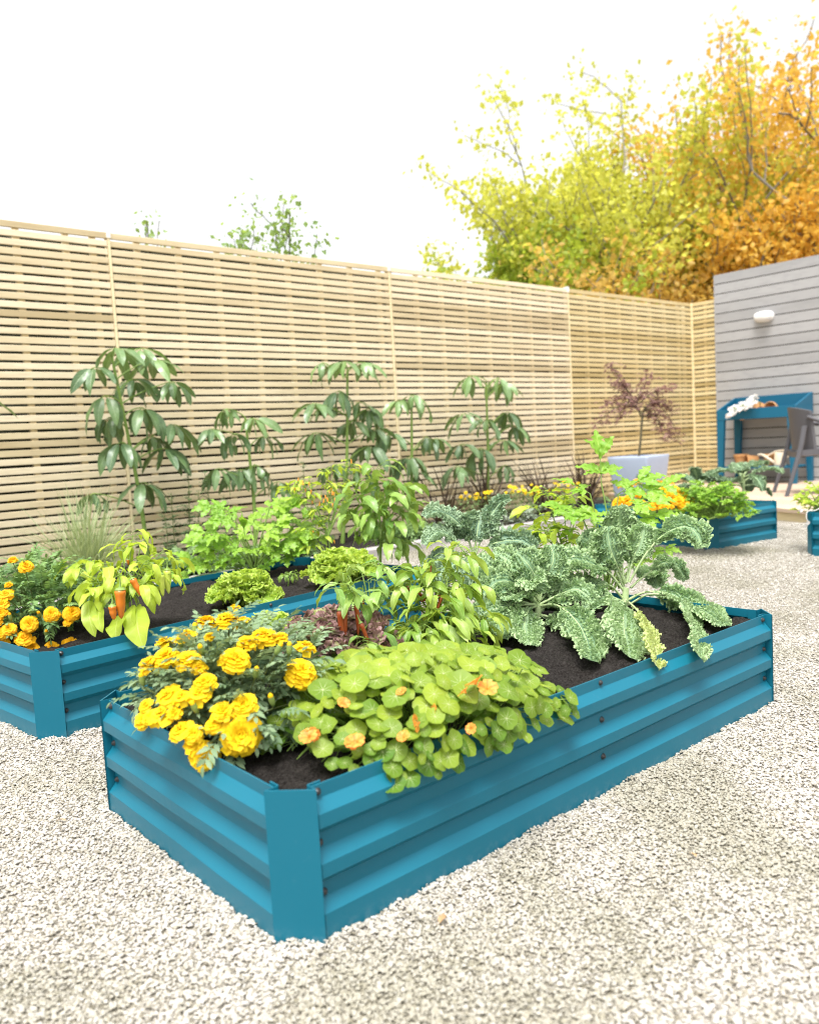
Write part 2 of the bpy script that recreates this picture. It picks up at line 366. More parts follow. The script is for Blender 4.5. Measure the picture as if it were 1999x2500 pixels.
CHF = .0518
BEDS = [  # origin, yaw, L, W  (front corner at the origin, L along x, W along y)
    ((0, 0), 0., 1.6046, .7889),
    ((.0412, 1.2938), 6.97, 1.6116, .7889),
    ((4.0383, 1.5395), -7.7, .7133, 1.02),
    ((3.977, .128), -7.0, .7133, .90)]
def bed_local(b, x, y):
    (ox, oy), a, L, W = b; c, s = math.cos(rad(a)), math.sin(rad(a)); dx, dy = x-ox, y-oy
    return c*dx+s*dy, -s*dx+c*dy
def bed_world(b, p):
    (ox, oy), a, L, W = b; c, s = math.cos(rad(a)), math.sin(rad(a)); p = np.asarray(p, float).reshape(-1, 3)
    return np.stack([ox+c*p[:, 0]-s*p[:, 1], oy+s*p[:, 0]+c*p[:, 1], p[:, 2]], 1)
def gravel_stones():
    cell = .08; V_, Q, Dn = [], [], []
    for ix in range(-30, 86):
        for iy in range(-26, 43):
            x, y = ix*cell, iy*cell; c = V(x+cell/2, y+cell/2, 0)
            d = c-CAM; z = d@FW; u = (d@RT)/max(z, .1)
            if z < .9 or abs(u) > (1.0 if u > 0 else .8) or z > 6.2 or -(d@UP)/z > .85: continue
            if any(-cell*.3 < bed_local(b, c[0], c[1])[0]-.02 < b[2]-.04 and .02 < bed_local(b, c[0], c[1])[1] < b[3]-.02 and
                   .07 < bed_local(b, c[0], c[1])[0] < b[2]-.07 and .07 < bed_local(b, c[0], c[1])[1] < b[3]-.07 for b in BEDS): continue
            n = len(V_); V_ += [(x, y, .002), (x+cell, y, .002), (x+cell, y+cell, .002), (x, y+cell, .002)]
            Q.append((n, n+1, n+2, n+3)); Dn += [54000 if z < 2.1 else 38000 if z < 3.0 else 17000]*4
    # stones banked up against the foot of every bed
    for b in BEDS:
        L, W = b[2], b[3]; c = CHF
        for P0, P1, n_ in (((c, 0), (L-c, 0), (0, -1)), ((L-c, W), (c, W), (0, 1)), ((0, W-c), (0, c), (-1, 0)), ((L, c), (L, W-c), (1, 0)), ((0, c), (c, 0), (-.7, -.7)), ((L-c, 0), (L, c), (.7, -.7)), ((L, W-c), (L-c, W), (.7, .7)), ((c, W), (0, W-c), (-.7, .7))):
            m = max(2, int(math.hypot(P1[0]-P0[0], P1[1]-P0[1])/.03)); hh = RNG.uniform(.002, .013, m+1)
            for i in range(m+1):
                f = i/m; x, y = P0[0]+(P1[0]-P0[0])*f, P0[1]+(P1[1]-P0[1])*f
                p = bed_world(b, [(x+n_[0]*.002, y+n_[1]*.002, hh[i]), (x+n_[0]*.034, y+n_[1]*.034, .003)])
                V_ += [tuple(q) for q in p]; Dn += [70000]*2
                if i: k = len(V_); Q.append((k-4, k-3, k-1, k-2))
    me = bpy.data.meshes.new('gravel'); me.from_pydata(V_, [], Q)
    a = me.attributes.new('dens', 'FLOAT', 'POINT'); a.data.foreach_set('value', np.array(Dn, np.float32))
    ob = bpy.data.objects.new('gravel', me); COL.objects.link(ob); me.materials.append(M['stone'])
    tag(ob, 'loose small pale stone chips covering the yard around the beds', 'gravel', kind='stuff')
    st = []
    import bmesh
    for k in range(5):
        bm = bmesh.new(); bmesh.ops.create_icosphere(bm, subdivisions=2 if k < 2 else 1, radius=1.)
        rr = np.random.default_rng(k+30); pl = rr.normal(size=(7, 3)); pl /= np.linalg.norm(pl, axis=1)[:, None]; h = rr.uniform(.62, .9, 7)
        for v in bm.verts:
            c = np.array(v.co)
            for n_, hh in zip(pl, h):
                e = c@n_-hh
                if e > 0: c = c-n_*e*.9
            c *= V(1.3, .95, .52)*(1+.06*rr.normal())
            v.co = c*(.0025 if k != 1 else .0031)
        m2 = bpy.data.meshes.new('stone_chip'); bm.to_mesh(m2); bm.free(); m2.materials.append(M['stone'])
        for p in m2.polygons: p.use_smooth = k < 2
        st.append(bpy.data.objects.new('stone_chip', m2))
    ng = bpy.data.node_groups.new('scatter_gravel', 'GeometryNodeTree')
    ng.interface.new_socket('Geometry', in_out='INPUT', socket_type='NodeSocketGeometry')
    ng.interface.new_socket('Geometry', in_out='OUTPUT', socket_type='NodeSocketGeometry')
    ns, ls = ng.nodes, ng.links
    gi = ns.new('NodeGroupInput'); gout = ns.new('NodeGroupOutput')
    dp = ns.new('GeometryNodeDistributePointsOnFaces'); na = ns.new('GeometryNodeInputNamedAttribute'); na.data_type = 'FLOAT'; na.inputs[0].default_value = 'dens'
    ls.new(gi.outputs[0], dp.inputs['Mesh']); ls.new(na.outputs[0], dp.inputs['Density']); dp.inputs['Seed'].default_value = 3
    jn = ns.new('GeometryNodeJoinGeometry')
    for o in st:
        oi = ns.new('GeometryNodeObjectInfo'); oi.inputs['Object'].default_value = o; oi.inputs['As Instance'].default_value = True
        ls.new(oi.outputs['Geometry'], jn.inputs[0])
    rv = ns.new('FunctionNodeRandomValue'); rv.data_type = 'FLOAT_VECTOR'
    rv.inputs[0].default_value = (-.45, -.45, 0); rv.inputs[1].default_value = (.45, .45, 6.283)
    rs = ns.new('FunctionNodeRandomValue'); rs.data_type = 'FLOAT'; rs.inputs[2].default_value = .62; rs.inputs[3].default_value = 1.4; rs.inputs['Seed'].default_value = 5
    of = ns.new('FunctionNodeRandomValue'); of.data_type = 'FLOAT_VECTOR'; of.inputs[0].default_value = (0, 0, -.0005); of.inputs[1].default_value = (0, 0, .0038); of.inputs['Seed'].default_value = 9
    sp = ns.new('GeometryNodeSetPosition'); ls.new(dp.outputs['Points'], sp.inputs['Geometry']); ls.new(of.outputs[0], sp.inputs['Offset'])
    ip = ns.new('GeometryNodeInstanceOnPoints'); ls.new(sp.outputs[0], ip.inputs['Points']); ls.new(jn.outputs[0], ip.inputs['Instance'])
    ip.inputs['Pick Instance'].default_value = True
    ls.new(rv.outputs[0], ip.inputs['Rotation']); ls.new(rs.outputs[1], ip.inputs['Scale'])
    ls.new(ip.outputs[0], gout.inputs[0])
    md = ob.modifiers.new('scatter', 'NODES'); md.node_group = ng
gravel_stones()

# ================================================================== RAISED BEDS
H = .25; CH = .0518
PROF = [(0, .250), (0, .2275), (1, .2095), (1, .187), (0, .172), (0, .1475), (1, .1295), (1, .107), (0, .092), (0, .067), (1, .049), (1, -.02)]
RIB = .0165
def soilmat():
    m, nt, ns, ls = newmat('dark_potting_soil')
    a = noise(ns, ls, 160., 6, .75); b = noise(ns, ls, 22., 4); sp_ = noise(ns, ls, 330., 2)
    col = mixc(ns, ls, maprange(ns, ls, a, .35, .7), (.014, .0115, .010), (.056, .050, .046))
    col = mixc(ns, ls, maprange(ns, ls, b, .5, .75, 0., .55), col, (.06, .053, .048))
    col = mixc(ns, ls, maprange(ns, ls, sp_, .74, .80, 0., .6), col, (.17, .13, .09))
    p = principled(ns, ls, col, .95, .1, normal=bump(ns, ls, a, 1., .012)); out(ns, ls, p.outputs[0]); return m
M['soil'] = soilmat()
_ng = {}
def vnoise(x, y, seed=0):
    """smooth value noise on arrays"""
    if seed not in _ng: _ng[seed] = np.random.default_rng(seed+100).uniform(-1, 1, (64, 64))
    G = _ng[seed]; xi = np.floor(x).astype(int); yi = np.floor(y).astype(int); fx = x-xi; fy = y-yi
    fx = fx*fx*(3-2*fx); fy = fy*fy*(3-2*fy)
    g = lambda i, j: G[i % 64, j % 64]
    return (g(xi, yi)*(1-fx)+g(xi+1, yi)*fx)*(1-fy)+(g(xi, yi+1)*(1-fx)+g(xi+1, yi+1)*fx)*fy
def fbm(x, y, s0, oct_=4):
    r = 0; a = 1.
    for k in range(oct_): r = r+a*vnoise(x*2**k+7.3*k, y*2**k+3.1*k, s0+k); a *= .55
    return r
def make_bed(b, label, near, soil_label):
    (ox, oy), a, L, W = b
    r = thing('raised_bed', label, 'raised bed', (ox, oy, 0), 'corrugated blue raised garden beds')
    def wall(P0, P1, nin):
        # corrugated sheet from P0 to P1, nin = inward direction; folded as a real thin sheet
        P0, P1, nin = map(lambda q: np.asarray(q, float), (P0, P1, nin))
        n = 24; m = MB(); s = np.linspace(0, 1, n)
        def prof(off):
            X = []
            for k, (o, z) in enumerate(PROF):
                d = (RIB*(1-o)+off)
                row = (P0[None]*(1-s)[:, None]+P1[None]*s[:, None]) + nin[None]*(d + .0011*np.sin(s*9+k)*np.sin(s*PI))[:, None]
                X.append(np.column_stack([row, np.full(n, z)]))
            return np.array(X)
        Xo, Xi = prof(0), prof(.0025)
        # sharp folds: give every strip its own vertices
        for X, fl in ((Xo, 0), (Xi, 1)):
            for k in range(len(PROF)-1):
                Y = X[k:k+2] if not fl else X[k:k+2][::-1]
                Z = bed_world(b, Y).reshape(2, n, 3); m.grid(Z)
        Z = np.stack([Xo[0], Xi[0]]); m.grid(bed_world(b, Z).reshape(2, n, 3))
        m.build('side_panel', M['blue'], r, smooth=False)
    c = CH
    g = c+.0062
    wall((g, 0), (L-g, 0), (0, 1)); wall((L-g, W), (g, W), (0, -1))
    wall((0, W-g), (0, g), (1, 0)); wall((L, g), (L, W-g), (-1, 0))
    # corner posts: a folded strip, chamfer plate with two returns behind the panels
    for (cx_, cy_, sx, sy) in ((0, 0, 1, 1), (L, 0, -1, 1), (0, W, 1, -1), (L, W, -1, -1)):
        e = .003
        pl = [(c+.028, RIB+.0062), (c+.003, RIB+.0062), (c+.003, -e), (-e, c+.003), (RIB+.0062, c+.003), (RIB+.0062, c+.028)]
        pts = np.array([(cx_+sx*x, cy_+sy*y) for x, y in pl]); ctr = V(cx_+sx*.1, cy_+sy*.1)
        m = MB()
        inn = pts + np.array([unit(ctr-p)*.003 for p in pts])
        for A_, B_ in ((pts, inn),):
            for i in range(len(pl)-1):
                q = [np.append(A_[i], -.02), np.append(A_[i+1], -.02), np.append(A_[i+1], H+.002), np.append(A_[i], H+.002)]
                p2 = [np.append(B_[i], -.02), np.append(B_[i+1], -.02), np.append(B_[i+1], H+.002), np.append(B_[i], H+.002)]
                v = bed_world(b, q[:2]+p2[1::-1]+[q[3], q[2], p2[2], p2[3]])
                m.hexa(v)
        m.build('corner_post', M['blue'], r, smooth=False)
    # bolts
    def bolt(p, nrm):
        m = MB(); p = bed_world(b, [p])[0]
        n3 = bed_world(((0, 0), a, 1, 1), [nrm])[0]
        m.lathe([(0.0001, .0056), (.0026, .0052), (.0046, .0036), (.0058, .0006), (.0070, 0), (.0070, -.002)], 12, p, n3)
        m.build('bolt', M['bolt'], r)
    zs = (.2385, .157, .0755)
    if near:
        for x in (c+.017, L*.5, L-c-.017):
            for z in zs: bolt((x+.0015*RNG.normal(), RIB-.0005, z), (0, -1, 0))
        for y in (c+.017, W-c-.017):
            for z in zs: bolt((RIB-.0005, y, z), (-1, 0, 0))
    # soil, slightly heaped and crumbly
    nx, ny = (230, 115) if near == 2 else (120, 70) if near else (50, 60)
    xs = np.linspace(RIB+.004, L-RIB-.004, nx); ys = np.linspace(RIB+.004, W-RIB-.004, ny)
    X, Y = np.meshgrid(xs, ys, indexing='ij')
    ed = np.minimum(np.minimum(X, L-X), np.minimum(Y, W-Y))
    Z = SOIL+.012*fbm(X*7, Y*7, 3+int(ox*3), 3)+.006*fbm(X*55, Y*55, 9, 3)*1.0-.012*np.exp(-ed/.05)
    m = MB(); keep = np.stack([X, Y, Z], -1)
    cut = np.clip(c+RIB-(np.minimum(X, L-X)+np.minimum(Y, W-Y)), 0, 1)   # keep the corners inside the chamfer
    keep[..., 0] += np.where(X < L/2, 1, -1)*cut*.55; keep[..., 1] += np.where(Y < W/2, 1, -1)*cut*.55
    m.grid(bed_world(b, keep).reshape(nx, ny, 3))
    so = m.build('soil', M['soil'], at0=(ox, oy, 0))
    tag(so, soil_label, 'soil', kind='stuff')
    return r
make_bed(BEDS[0], 'blue corrugated metal raised bed nearest the camera, with nasturtium spilling over its long side', 2, 'dark potting soil under the nasturtium and the big kale')
make_bed(BEDS[1], 'blue corrugated metal raised bed with orange bell peppers and lettuces, beside the fence border', 1, 'dark potting soil under the peppers and lettuces')
make_bed(BEDS[2], 'blue corrugated raised bed with orange marigolds and parsley, in front of the timber deck', 0, 'soil under the parsley and orange marigolds')
make_bed(BEDS[3], 'blue corrugated raised bed cut off by the edge of the photo, below the grey chair', 0, 'soil under the pale leafy plant beside the grey chair')
# ================================================================== FENCES
FY0, FT = 4.3988, -.00926
FTOP = 2.236; PITCH = .05344; SH = .0385
def fy(x): return FY0+FT*x
SEAMS = [1.5774+k*2.36412 for k in range(-2, 4)]
def slat_panel(parent, p0, p1, nrm, mat, seed, bat0=.33, zoff=0.):
    """one panel of horizontal slats from p0 to p1 (xy), nrm = towards the garden"""
    rr = np.random.default_rng(seed); p0, p1, nrm = map(lambda q: np.asarray(q, float), (p0, p1, nrm))
    d = p1-p0; L = np.linalg.norm(d); d /= L
    mb = MB(); n = 9
    s = np.linspace(.012, L-.012, n)
    k = 0; z = FTOP
    while z > .05:
        jz = rr.normal()*.0007; bow = rr.normal()*.0009; o = .002*rr.random(); tint = float(np.clip(rr.beta(1.3, 2.)*1.05, 0, 1)); tl = rr.normal()*.0006
        zt = z+jz+bow*np.sin(s/L*PI)+tl*(s/L-.5); zb = zt-SH-rr.normal()*.0008
        off = s[:, None]*d[None]+p0
        f0, f1 = .018+o, .0
        ring = []
        for (dn, zz) in ((f0-.0015, zb), (f0, zb+.002), (f0, zt-.002), (f0-.0015, zt), (f1, zt), (f1, zb)):
            ring.append(np.column_stack([off+nrm[None]*dn, zz if np.ndim(zz) else np.full(n, zz)]))
        X = np.stack(ring, 1); A = np.zeros(X.shape); A[..., 0] = (s+rr.random()*9)[:, None]; A[..., 2] = tint
        mb.grid(X, A, True)
        mb.add(np.vstack([X[0], X[-1]]), [(0, 1, 2, 3), (0, 3, 4, 5), (9, 8, 7, 6), (11, 10, 9, 6)], None, np.vstack([A[0], A[-1]]))
        z -= PITCH; k += 1
    mb.build('slat_panel', mat, parent, smooth=False)
    x = bat0
    xs = list(np.arange(bat0-.296+.02, L-.02, .296))
    bm_ = MB()
    for q, x in enumerate(xs):
        c = p0+d*x
        a_, b_ = c-d*.019, c+d*.019
        v = [np.append(a_+nrm*-.03, .0), np.append(b_+nrm*-.03, .0), np.append(b_-nrm*.0015, .0), np.append(a_-nrm*.0015, .0)]
        v += [w+V(0, 0, FTOP-.004) for w in v]
        bm_.hexa(v, (x, 0, float(rr.random())*.5))
    bm_.build('battens', M['batten'], parent, smooth=False)
def strip(parent, p, nrm, d, w, f0, f1, z1, name='joint_strip', mat=None):
    m = MB(); p, nrm, d = map(lambda q: np.asarray(q, float), (p, nrm, d))
    a_, b_ = p-d*w/2, p+d*w/2
    v = [np.append(a_+nrm*f0, 0), np.append(b_+nrm*f0, 0), np.append(b_+nrm*f1, 0), np.append(a_+nrm*f1, 0)]
    m.hexa(v+[q+V(0, 0, z1) for q in v], (0, 0, .25)); return m.build(name, mat or M['batten'], parent, smooth=False)
fen = thing('slatted_fence', 'long pale timber fence of narrow horizontal slats behind the planted border', 'fence', (1.5774, fy(1.5774), 0))
nrm = unit(V(FT, -1)); dd = unit(V(1, FT))
for i in range(len(SEAMS)-1):
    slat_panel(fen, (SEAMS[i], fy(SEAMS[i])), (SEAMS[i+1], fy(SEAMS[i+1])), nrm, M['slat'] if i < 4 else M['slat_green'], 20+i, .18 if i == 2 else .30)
for x in SEAMS[:-1]:
    strip(fen, (x, fy(x)), nrm, dd, .018, -.03, .022, FTOP+.004)
    pc = strip(fen, (x, fy(x)), nrm, dd, .026, -.034, .026, .055, 'post_cap', M['white']); pc.location.z = FTOP-.035
xc, yc = SEAMS[-1], fy(SEAMS[-1])
WY = 3.985
ret = thing('slatted_fence', 'short return of yellowish slatted fence between the corner and the grey wall', 'fence', (xc, yc, 0))
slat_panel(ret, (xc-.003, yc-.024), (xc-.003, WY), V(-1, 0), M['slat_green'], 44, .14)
strip(ret, (xc-.012, yc-.024), V(-1, 0), V(0, 1), .022, -.004, .022, FTOP+.004)
# dark evergreen hedge close behind the fence (seen in the gaps between the slats)
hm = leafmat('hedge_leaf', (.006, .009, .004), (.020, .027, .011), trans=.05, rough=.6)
hd = thing('hedge', 'dark evergreen hedge showing through the gaps of the slatted fence', 'hedge', (4, 5.0, 0))
n, m_ = 150, 26
s = np.linspace(-3.2, 11.0, n); zz = np.linspace(-.05, 2.29, m_)
sx, sz = np.meshgrid(s, zz, indexing='ij')
dy = .10*fbm(sx*2.2, sz*2.2, 21, 4)
mb = MB(); mb.grid(np.stack([sx, fy(sx)+.42+dy, sz-.04*np.abs(dy)*5], -1), np.stack([0*sx, 0*sx, .5+0*sx], -1))
hs = np.linspace(.42, 1.1, 5); tx, th_ = np.meshgrid(s, hs, indexing='ij')
mb.grid(np.stack([tx, fy(tx)+th_, 2.29-.02*np.abs(fbm(tx*3, th_*3, 5))], -1), np.stack([0*tx, 0*tx, .5+0*tx], -1))
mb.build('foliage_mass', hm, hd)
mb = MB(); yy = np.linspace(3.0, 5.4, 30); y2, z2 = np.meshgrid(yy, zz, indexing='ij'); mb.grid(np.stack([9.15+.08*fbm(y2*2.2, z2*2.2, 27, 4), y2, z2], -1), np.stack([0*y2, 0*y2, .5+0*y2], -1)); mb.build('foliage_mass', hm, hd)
mb = MB()
for k in range(5200):
    x, z = U_(-3.2, 8.9), U_(.02, 2.25); p = V(x, fy(x)+.40+.10*float(fbm(np.array(x*2.2), np.array(z*2.2), 21, 4)), z)
    d = unit(V(U_(-1, 1), U_(-1.2, -.1), U_(-1, .8))); sd = unit(np.cross(d, RNG.normal(size=3)))
    L = U_(.03, .055); mb.add([p, p+d*L*.5+sd*L*.25, p+d*L, p+d*L*.5-sd*L*.25], [(0, 1, 2, 3)], None, (0, 0, U_(0, 1)))
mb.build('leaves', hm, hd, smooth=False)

# ================================================================== GREY WALL, DECK, EDGING
WX = 8.635
wl = thing('grey_wall', 'tall grey painted wall of horizontal boards behind the blue bench', 'wall', (WX, 1.2, 0))
mb = MB(); mb.box((WX+.022, -2.6, 0), (WX+.20, WY-.004, 2.505)); mb.build('backing', M['cladback'], wl, smooth=False)
mb = MB(); z = 2.512; rr = np.random.default_rng(5)
while z > .05:
    f = rr.normal()*.0015
    zb = max(.0, z-.1025)
    t = float(rr.random()); L0 = rr.random()*7
    x0 = WX+f
    v = V(x0+.002,-2.6,zb, WX+.0215,-2.6,zb, WX+.0215,WY,zb, x0+.002,WY,zb, x0,-2.6,z, WX+.0215,-2.6,z, WX+.0215,WY,z, x0,WY,z).reshape(8, 3)
    a = np.zeros((8, 3)); a[:, 0] = v[:, 1]+L0; a[:, 2] = t*.8
    mb.hexa(v, a); z -= .1135
mb.build('boards', M['cladding'], wl, smooth=False)
mb = MB(); mb.box((WX-.0005, WY+.0005, 0), (WX+.2, WY+.012, 2.508), (0, 0, .2)); mb.build('end_trim', M['cladding'], wl, smooth=False)
# bulkhead light
lp = at(1866, 773, x=WX)
wlt = thing('wall_light', 'white oval bulkhead light on the grey boarded wall', 'wall light', lp)
def ovalp(prof, name, mat, ry, rz):
    m = MB(); th = np.arange(36)*2*PI/36
    X = np.stack([np.stack([np.full(36, lp[0]-d), lp[1]+ry*r*np.sign(np.cos(th))*np.abs(np.cos(th))**.75, lp[2]+rz*r*np.sign(np.sin(th))*np.abs(np.sin(th))**.75], -1) for r, d in prof])
    m.grid(X, None, True); return m.build(name, mat, wlt)
ovalp([(1.04, 0), (1.05, .018), (1.0, .03), (.9, .032)], 'base', M['white'], .105, .058)
ovalp([(.95, .028), (.93, .055), (.85, .075), (.62, .092), (.3, .100), (.001, .102)], 'diffuser', M['white'], .105, .058)
# deck
DZ = .097
poly = [(5.40, -2.5), (5.767, 2.04), (6.36, 4.25), (WX-.002, 4.25), (WX-.002, -2.5)]
def edge_y(x):  # leftmost x of the deck at a given y handled the other way round
    return x
mb = MB(); fm = MB(); rr = np.random.default_rng(3)
def xfront(y): return 5.767+.46*(y-2.04)
ys = np.array([-2.5, -.5, 1., 2.04, 3., 3.7, 4.25]); off = 0.; k = 0
while off < 5.2:
    w = .138; t = float(rr.random())*.8; x0 = np.minimum(xfront(ys)+off, WX-.004); x1 = np.minimum(xfront(ys)+off+w, WX-.003)
    if np.all(x0 >= WX-.01): break
    for i in range(len(ys)-1):
        if x0[i] > WX-.006 and x0[i+1] > WX-.006: continue
        v = [(x0[i],ys[i],.07),(x1[i],ys[i],.07),(x1[i+1],ys[i+1],.07),(x0[i+1],ys[i+1],.07),(x0[i],ys[i],DZ),(x1[i],ys[i],DZ),(x1[i+1],ys[i+1],DZ),(x0[i+1],ys[i+1],DZ)]
        a = np.zeros((8, 3)); a[:, 0] = [q[1] for q in v]; a[:, 2] = t; mb.hexa(v, a)
    off += w+.005; k += 1
for i in range(len(ys)-1):
    x0 = xfront(ys)+.025
    v = [(x0[i],ys[i],-.02),(x0[i]+.03,ys[i],-.02),(x0[i+1]+.03,ys[i+1],-.02),(x0[i+1],ys[i+1],-.02),(x0[i],ys[i],.069),(x0[i]+.03,ys[i],.069),(x0[i+1]+.03,ys[i+1],.069),(x0[i+1],ys[i+1],.069)]
    a = np.zeros((8, 3)); a[:, 0] = [q[1] for q in v]; a[:, 2] = .5; fm.hexa(v, a)
dk = mb.build('deck', M['deck'], smooth=False); tag(dk, 'low pinkish timber deck in front of the grey wall', 'deck', kind='structure')
fa = fm.build('fascia', M['batten'], smooth=False); fa.parent = dk
# timber edging and border soil
mb = MB(); rr = np.random.default_rng(9)
xs = [-3.0, -1.2, .62, 2.44, 4.26, 6.1]
for i in range(5):
    a = np.zeros((8, 3)); x0, x1 = xs[i]+.002, xs[i+1]-.002
    v = V(x0,3.33,-.03, x1,3.325,-.03, x1,3.45,-.03, x0,3.455,-.03, x0,3.33,.052, x1,3.325,.05, x1,3.45,.05, x0,3.455,.052).reshape(8, 3)
    a[:, 0] = v[:, 0]*1.; a[:, 2] = rr.random()*.5; mb.hexa(v, a)
tag(mb.build('timber_edging', M['edging'], smooth=False), 'weathered grey timber edging along the front of the fence border', 'garden edging')
X, Y = np.meshgrid(np.linspace(-3, 6.6, 300), np.linspace(3.456, 4.42, 40), indexing='ij')
mb = MB(); mb.grid(np.stack([X, Y, .028+.014*fbm(X*5, Y*5, 31, 3)+.007*fbm(X*30, Y*30, 33, 2)], -1))
tag(mb.build('border_soil', M['soil']), 'dark soil of the planted border along the slatted fence', 'soil', kind='stuff')

# ================================================================== BENCH AND THINGS ON IT
BX0, BX1, BY0, BY1 = 8.16, 8.60, 2.86, 3.74
bn = thing('potting_bench', 'blue wooden potting bench with a low shelf standing against the grey wall', 'potting bench', (8.38, 3.3, DZ))
TZ = at(1785, 1002, x=BX0)[2]; BT = at(1900, 963, x=BX1)[2]
def bpart(name, *boxes):
    m = MB()
    for lo, hi in boxes: m.box(lo, hi)
    o = m.build(name, M['bench'], bn, smooth=False)
    bv = o.modifiers.new('b', 'BEVEL'); bv.width = .003; bv.segments = 2; return o
bpart('table_top', ((BX0+.021, BY0+.02, TZ-.085), (BX1-.022, BY1-.02, TZ-.06)))
bpart('front_apron', ((BX0, BY0-.001, TZ-.105), (BX0+.02, BY1+.001, TZ+.012)))
bpart('back_board', ((BX1-.02, BY0, TZ-.08), (BX1, BY1, BT)))
for y in (BY0, BY1-.018):
    m = MB()
    v = [(BX0+.021, y, TZ-.10), (BX1-.021, y, TZ-.10), (BX1-.021, y+.018, TZ-.10), (BX0+.021, y+.018, TZ-.10), (BX0+.021, y, TZ+.012), (BX1-.021, y, BT), (BX1-.021, y+.018, BT), (BX0+.021, y+.018, TZ+.012)]
    m.hexa(np.array(v)); m.build('end_board', M['bench'], bn, smooth=False)
for x, y, s in ((BX0+.002, BY0, 1), (BX0+.002, BY1, -1), (BX1-.05, BY0, 1), (BX1-.05, BY1, -1)):
    m = MB(); w0, w1 = .088, .05
    z1 = TZ-.1055
    v = [(x, y, DZ), (x+.045, y, DZ), (x+.045, y+s*w1, DZ), (x, y+s*w1, DZ), (x, y, z1), (x+.045, y, z1), (x+.045, y+s*w0, z1), (x, y+s*w0, z1)]
    v = np.array(v, float)
    if s < 0: v = v[[3, 2, 1, 0, 7, 6, 5, 4]]
    m.hexa(v); m.build('leg', M['bench'], bn, smooth=False)
SZ = at(1930, 1138, x=BX0)[2]
bpart('lower_shelf', ((BX0+.03, BY0+.06, SZ-.022), (BX1-.06, BY1-.06, SZ)))
def flowerpot(label, p, ax, r, h, group='terracotta pots on the blue bench'):
    t = thing('flower_pot', label, 'flower pot', p, group); ax = unit(ax)
    m = MB(); m.lathe([(.0001, .004), (r*.66, .004), (r*.68, 0), (r*.70, .004), (r*.90, h*.74), (r*.905, h*.75), (r*1.0, h*.76), (r*1.0, h), (r*.9, h), (r*.86, h*.74), (r*.62, .02), (.0001, .02)], 30, p, ax)
    m.build('pot', M['terra'], t, smooth=True); return t
# lying pot on the bench top, mouth towards the yard
q = at(1880, 996, x=BX0+.1); q[2] = TZ-.06+.066
flowerpot('terracotta pot lying on its side on the top of the blue bench', q+V(.13, .02, 0), V(-1, -.12, 0), .066, .13)
sp_ = lambda px, xx: V(*at(px, 1120, x=xx)[:2], SZ)
a = sp_(1808, BX0+.14); flowerpot('upright orange terracotta pot on the bench shelf, beside the front leg', a, ZUP, .075, .135)
a = sp_(1857, BX0+.12); a[2] = SZ+.066; flowerpot('terracotta pot on its side on the bench shelf behind the watering can spout', a-V(-.07, -.07, 0), V(-.72, .69, 0), .066, .13)
a = sp_(1879, BX0+.2); flowerpot('upright terracotta pot half hidden behind the cream watering can', a, ZUP, .07, .13)
# watering can
wc = sp_(1903, BX0+.13); t = thing('watering_can', 'cream long-spouted watering can on the shelf of the blue bench', 'watering can', wc)
m = MB(); m.lathe([(.0001, .002), (.055, .002), (.058, .0), (.060, .005), (.053, .135), (.050, .145), (.043, .146), (.035, .132), (.0001, .130)], 28, wc); m.build('body', M['cream'], t)
y_ = unit(V(0, 1, 0))
m = MB(); m.tube(spline([wc+V(-.01, .045, .03), wc+V(-.02, .10, .07), wc+V(-.03, .165, .118), wc+V(-.03, .20, .128), wc+V(-.035, .225, .122)], 18), np.linspace(.016, .010, 18), 10); m.build('spout', M['cream'], t)
m = MB(); m.tube(spline([wc+V(-.005, .135, .105), wc+V(0, .06, .148), wc+V(0, .0, .162), wc+V(0, -.06, .165), wc+V(0, -.098, .135), wc+V(0, -.09, .095), wc+V(0, -.055, .085)], 30), .009, 8); m.build('handle', M['cream'], t)
# white flowers in a tipped terracotta trough on the bench edge
fp = at(1822, 998, x=BX0+.02); t = thing('flower_trough', 'white flowers in a tilted terracotta trough on the left of the blue bench top', 'potted flowers', fp)
fd = unit(V(.10, -.78, .30)); fs = unit(V(1, .05, -.2)); fu = unit(np.cross(fs, fd)); fu = fu if fu[2] > 0 else -fu
m = MB()
def tb(u, v, w): return fp+fd*u+fs*v+fu*w
for (a0, a1, b0, b1, c0, c1) in ((-.14, .14, -.055, .075, -.05, -.04), (-.14, .14, -.065, -.055, -.05, .03), (-.14, .14, .075, .085, -.05, .03), (-.15, -.14, -.065, .085, -.05, .03), (.14, .15, -.065, .085, -.05, .03)):
    b0 += .075; b1 += .075; c0 += .015; c1 -= .01
    m.hexa(np.array([tb(a0,b0,c0),tb(a1,b0,c0),tb(a1,b1,c0),tb(a0,b1,c0),tb(a0,b0,c1),tb(a1,b0,c1),tb(a1,b1,c1),tb(a0,b1,c1)]))
m.build('trough', M['terra'], t, smooth=False)
M['wpetal'] = leafmat('white_petal', (.80, .79, .76), (.86, .85, .84), trans=.3, rough=.6, tcol=(.8, .8, .76))
M['wleaf'] = leafmat('trough_leaf', (.06, .13, .03), (.16, .26, .06), trans=.3)
m = MB(); gm = MB()
for k in range(170):
    q_ = U_(0, 1); c = tb(U_(-.18, .15), -.16+.2*q_, -.075+.17*q_+U_(0, .03)); ax = unit(fu+.7*RNG.normal(size=3)-.4*fs); Fm = frame(ax); r = U_(.017, .026)
    for q in range(5):
        a = q*2*PI/5+U_(0, .4); dr = Fm[:, 0]*math.cos(a)+Fm[:, 1]*math.sin(a)
        blade(m, droop(c, dr+ax*.35, r, .5, 4), ax, r*.55, lambda tt: .2+.8*np.sin(PI*np.clip(tt, 0, 1)**1.3*.86), 1, .1)
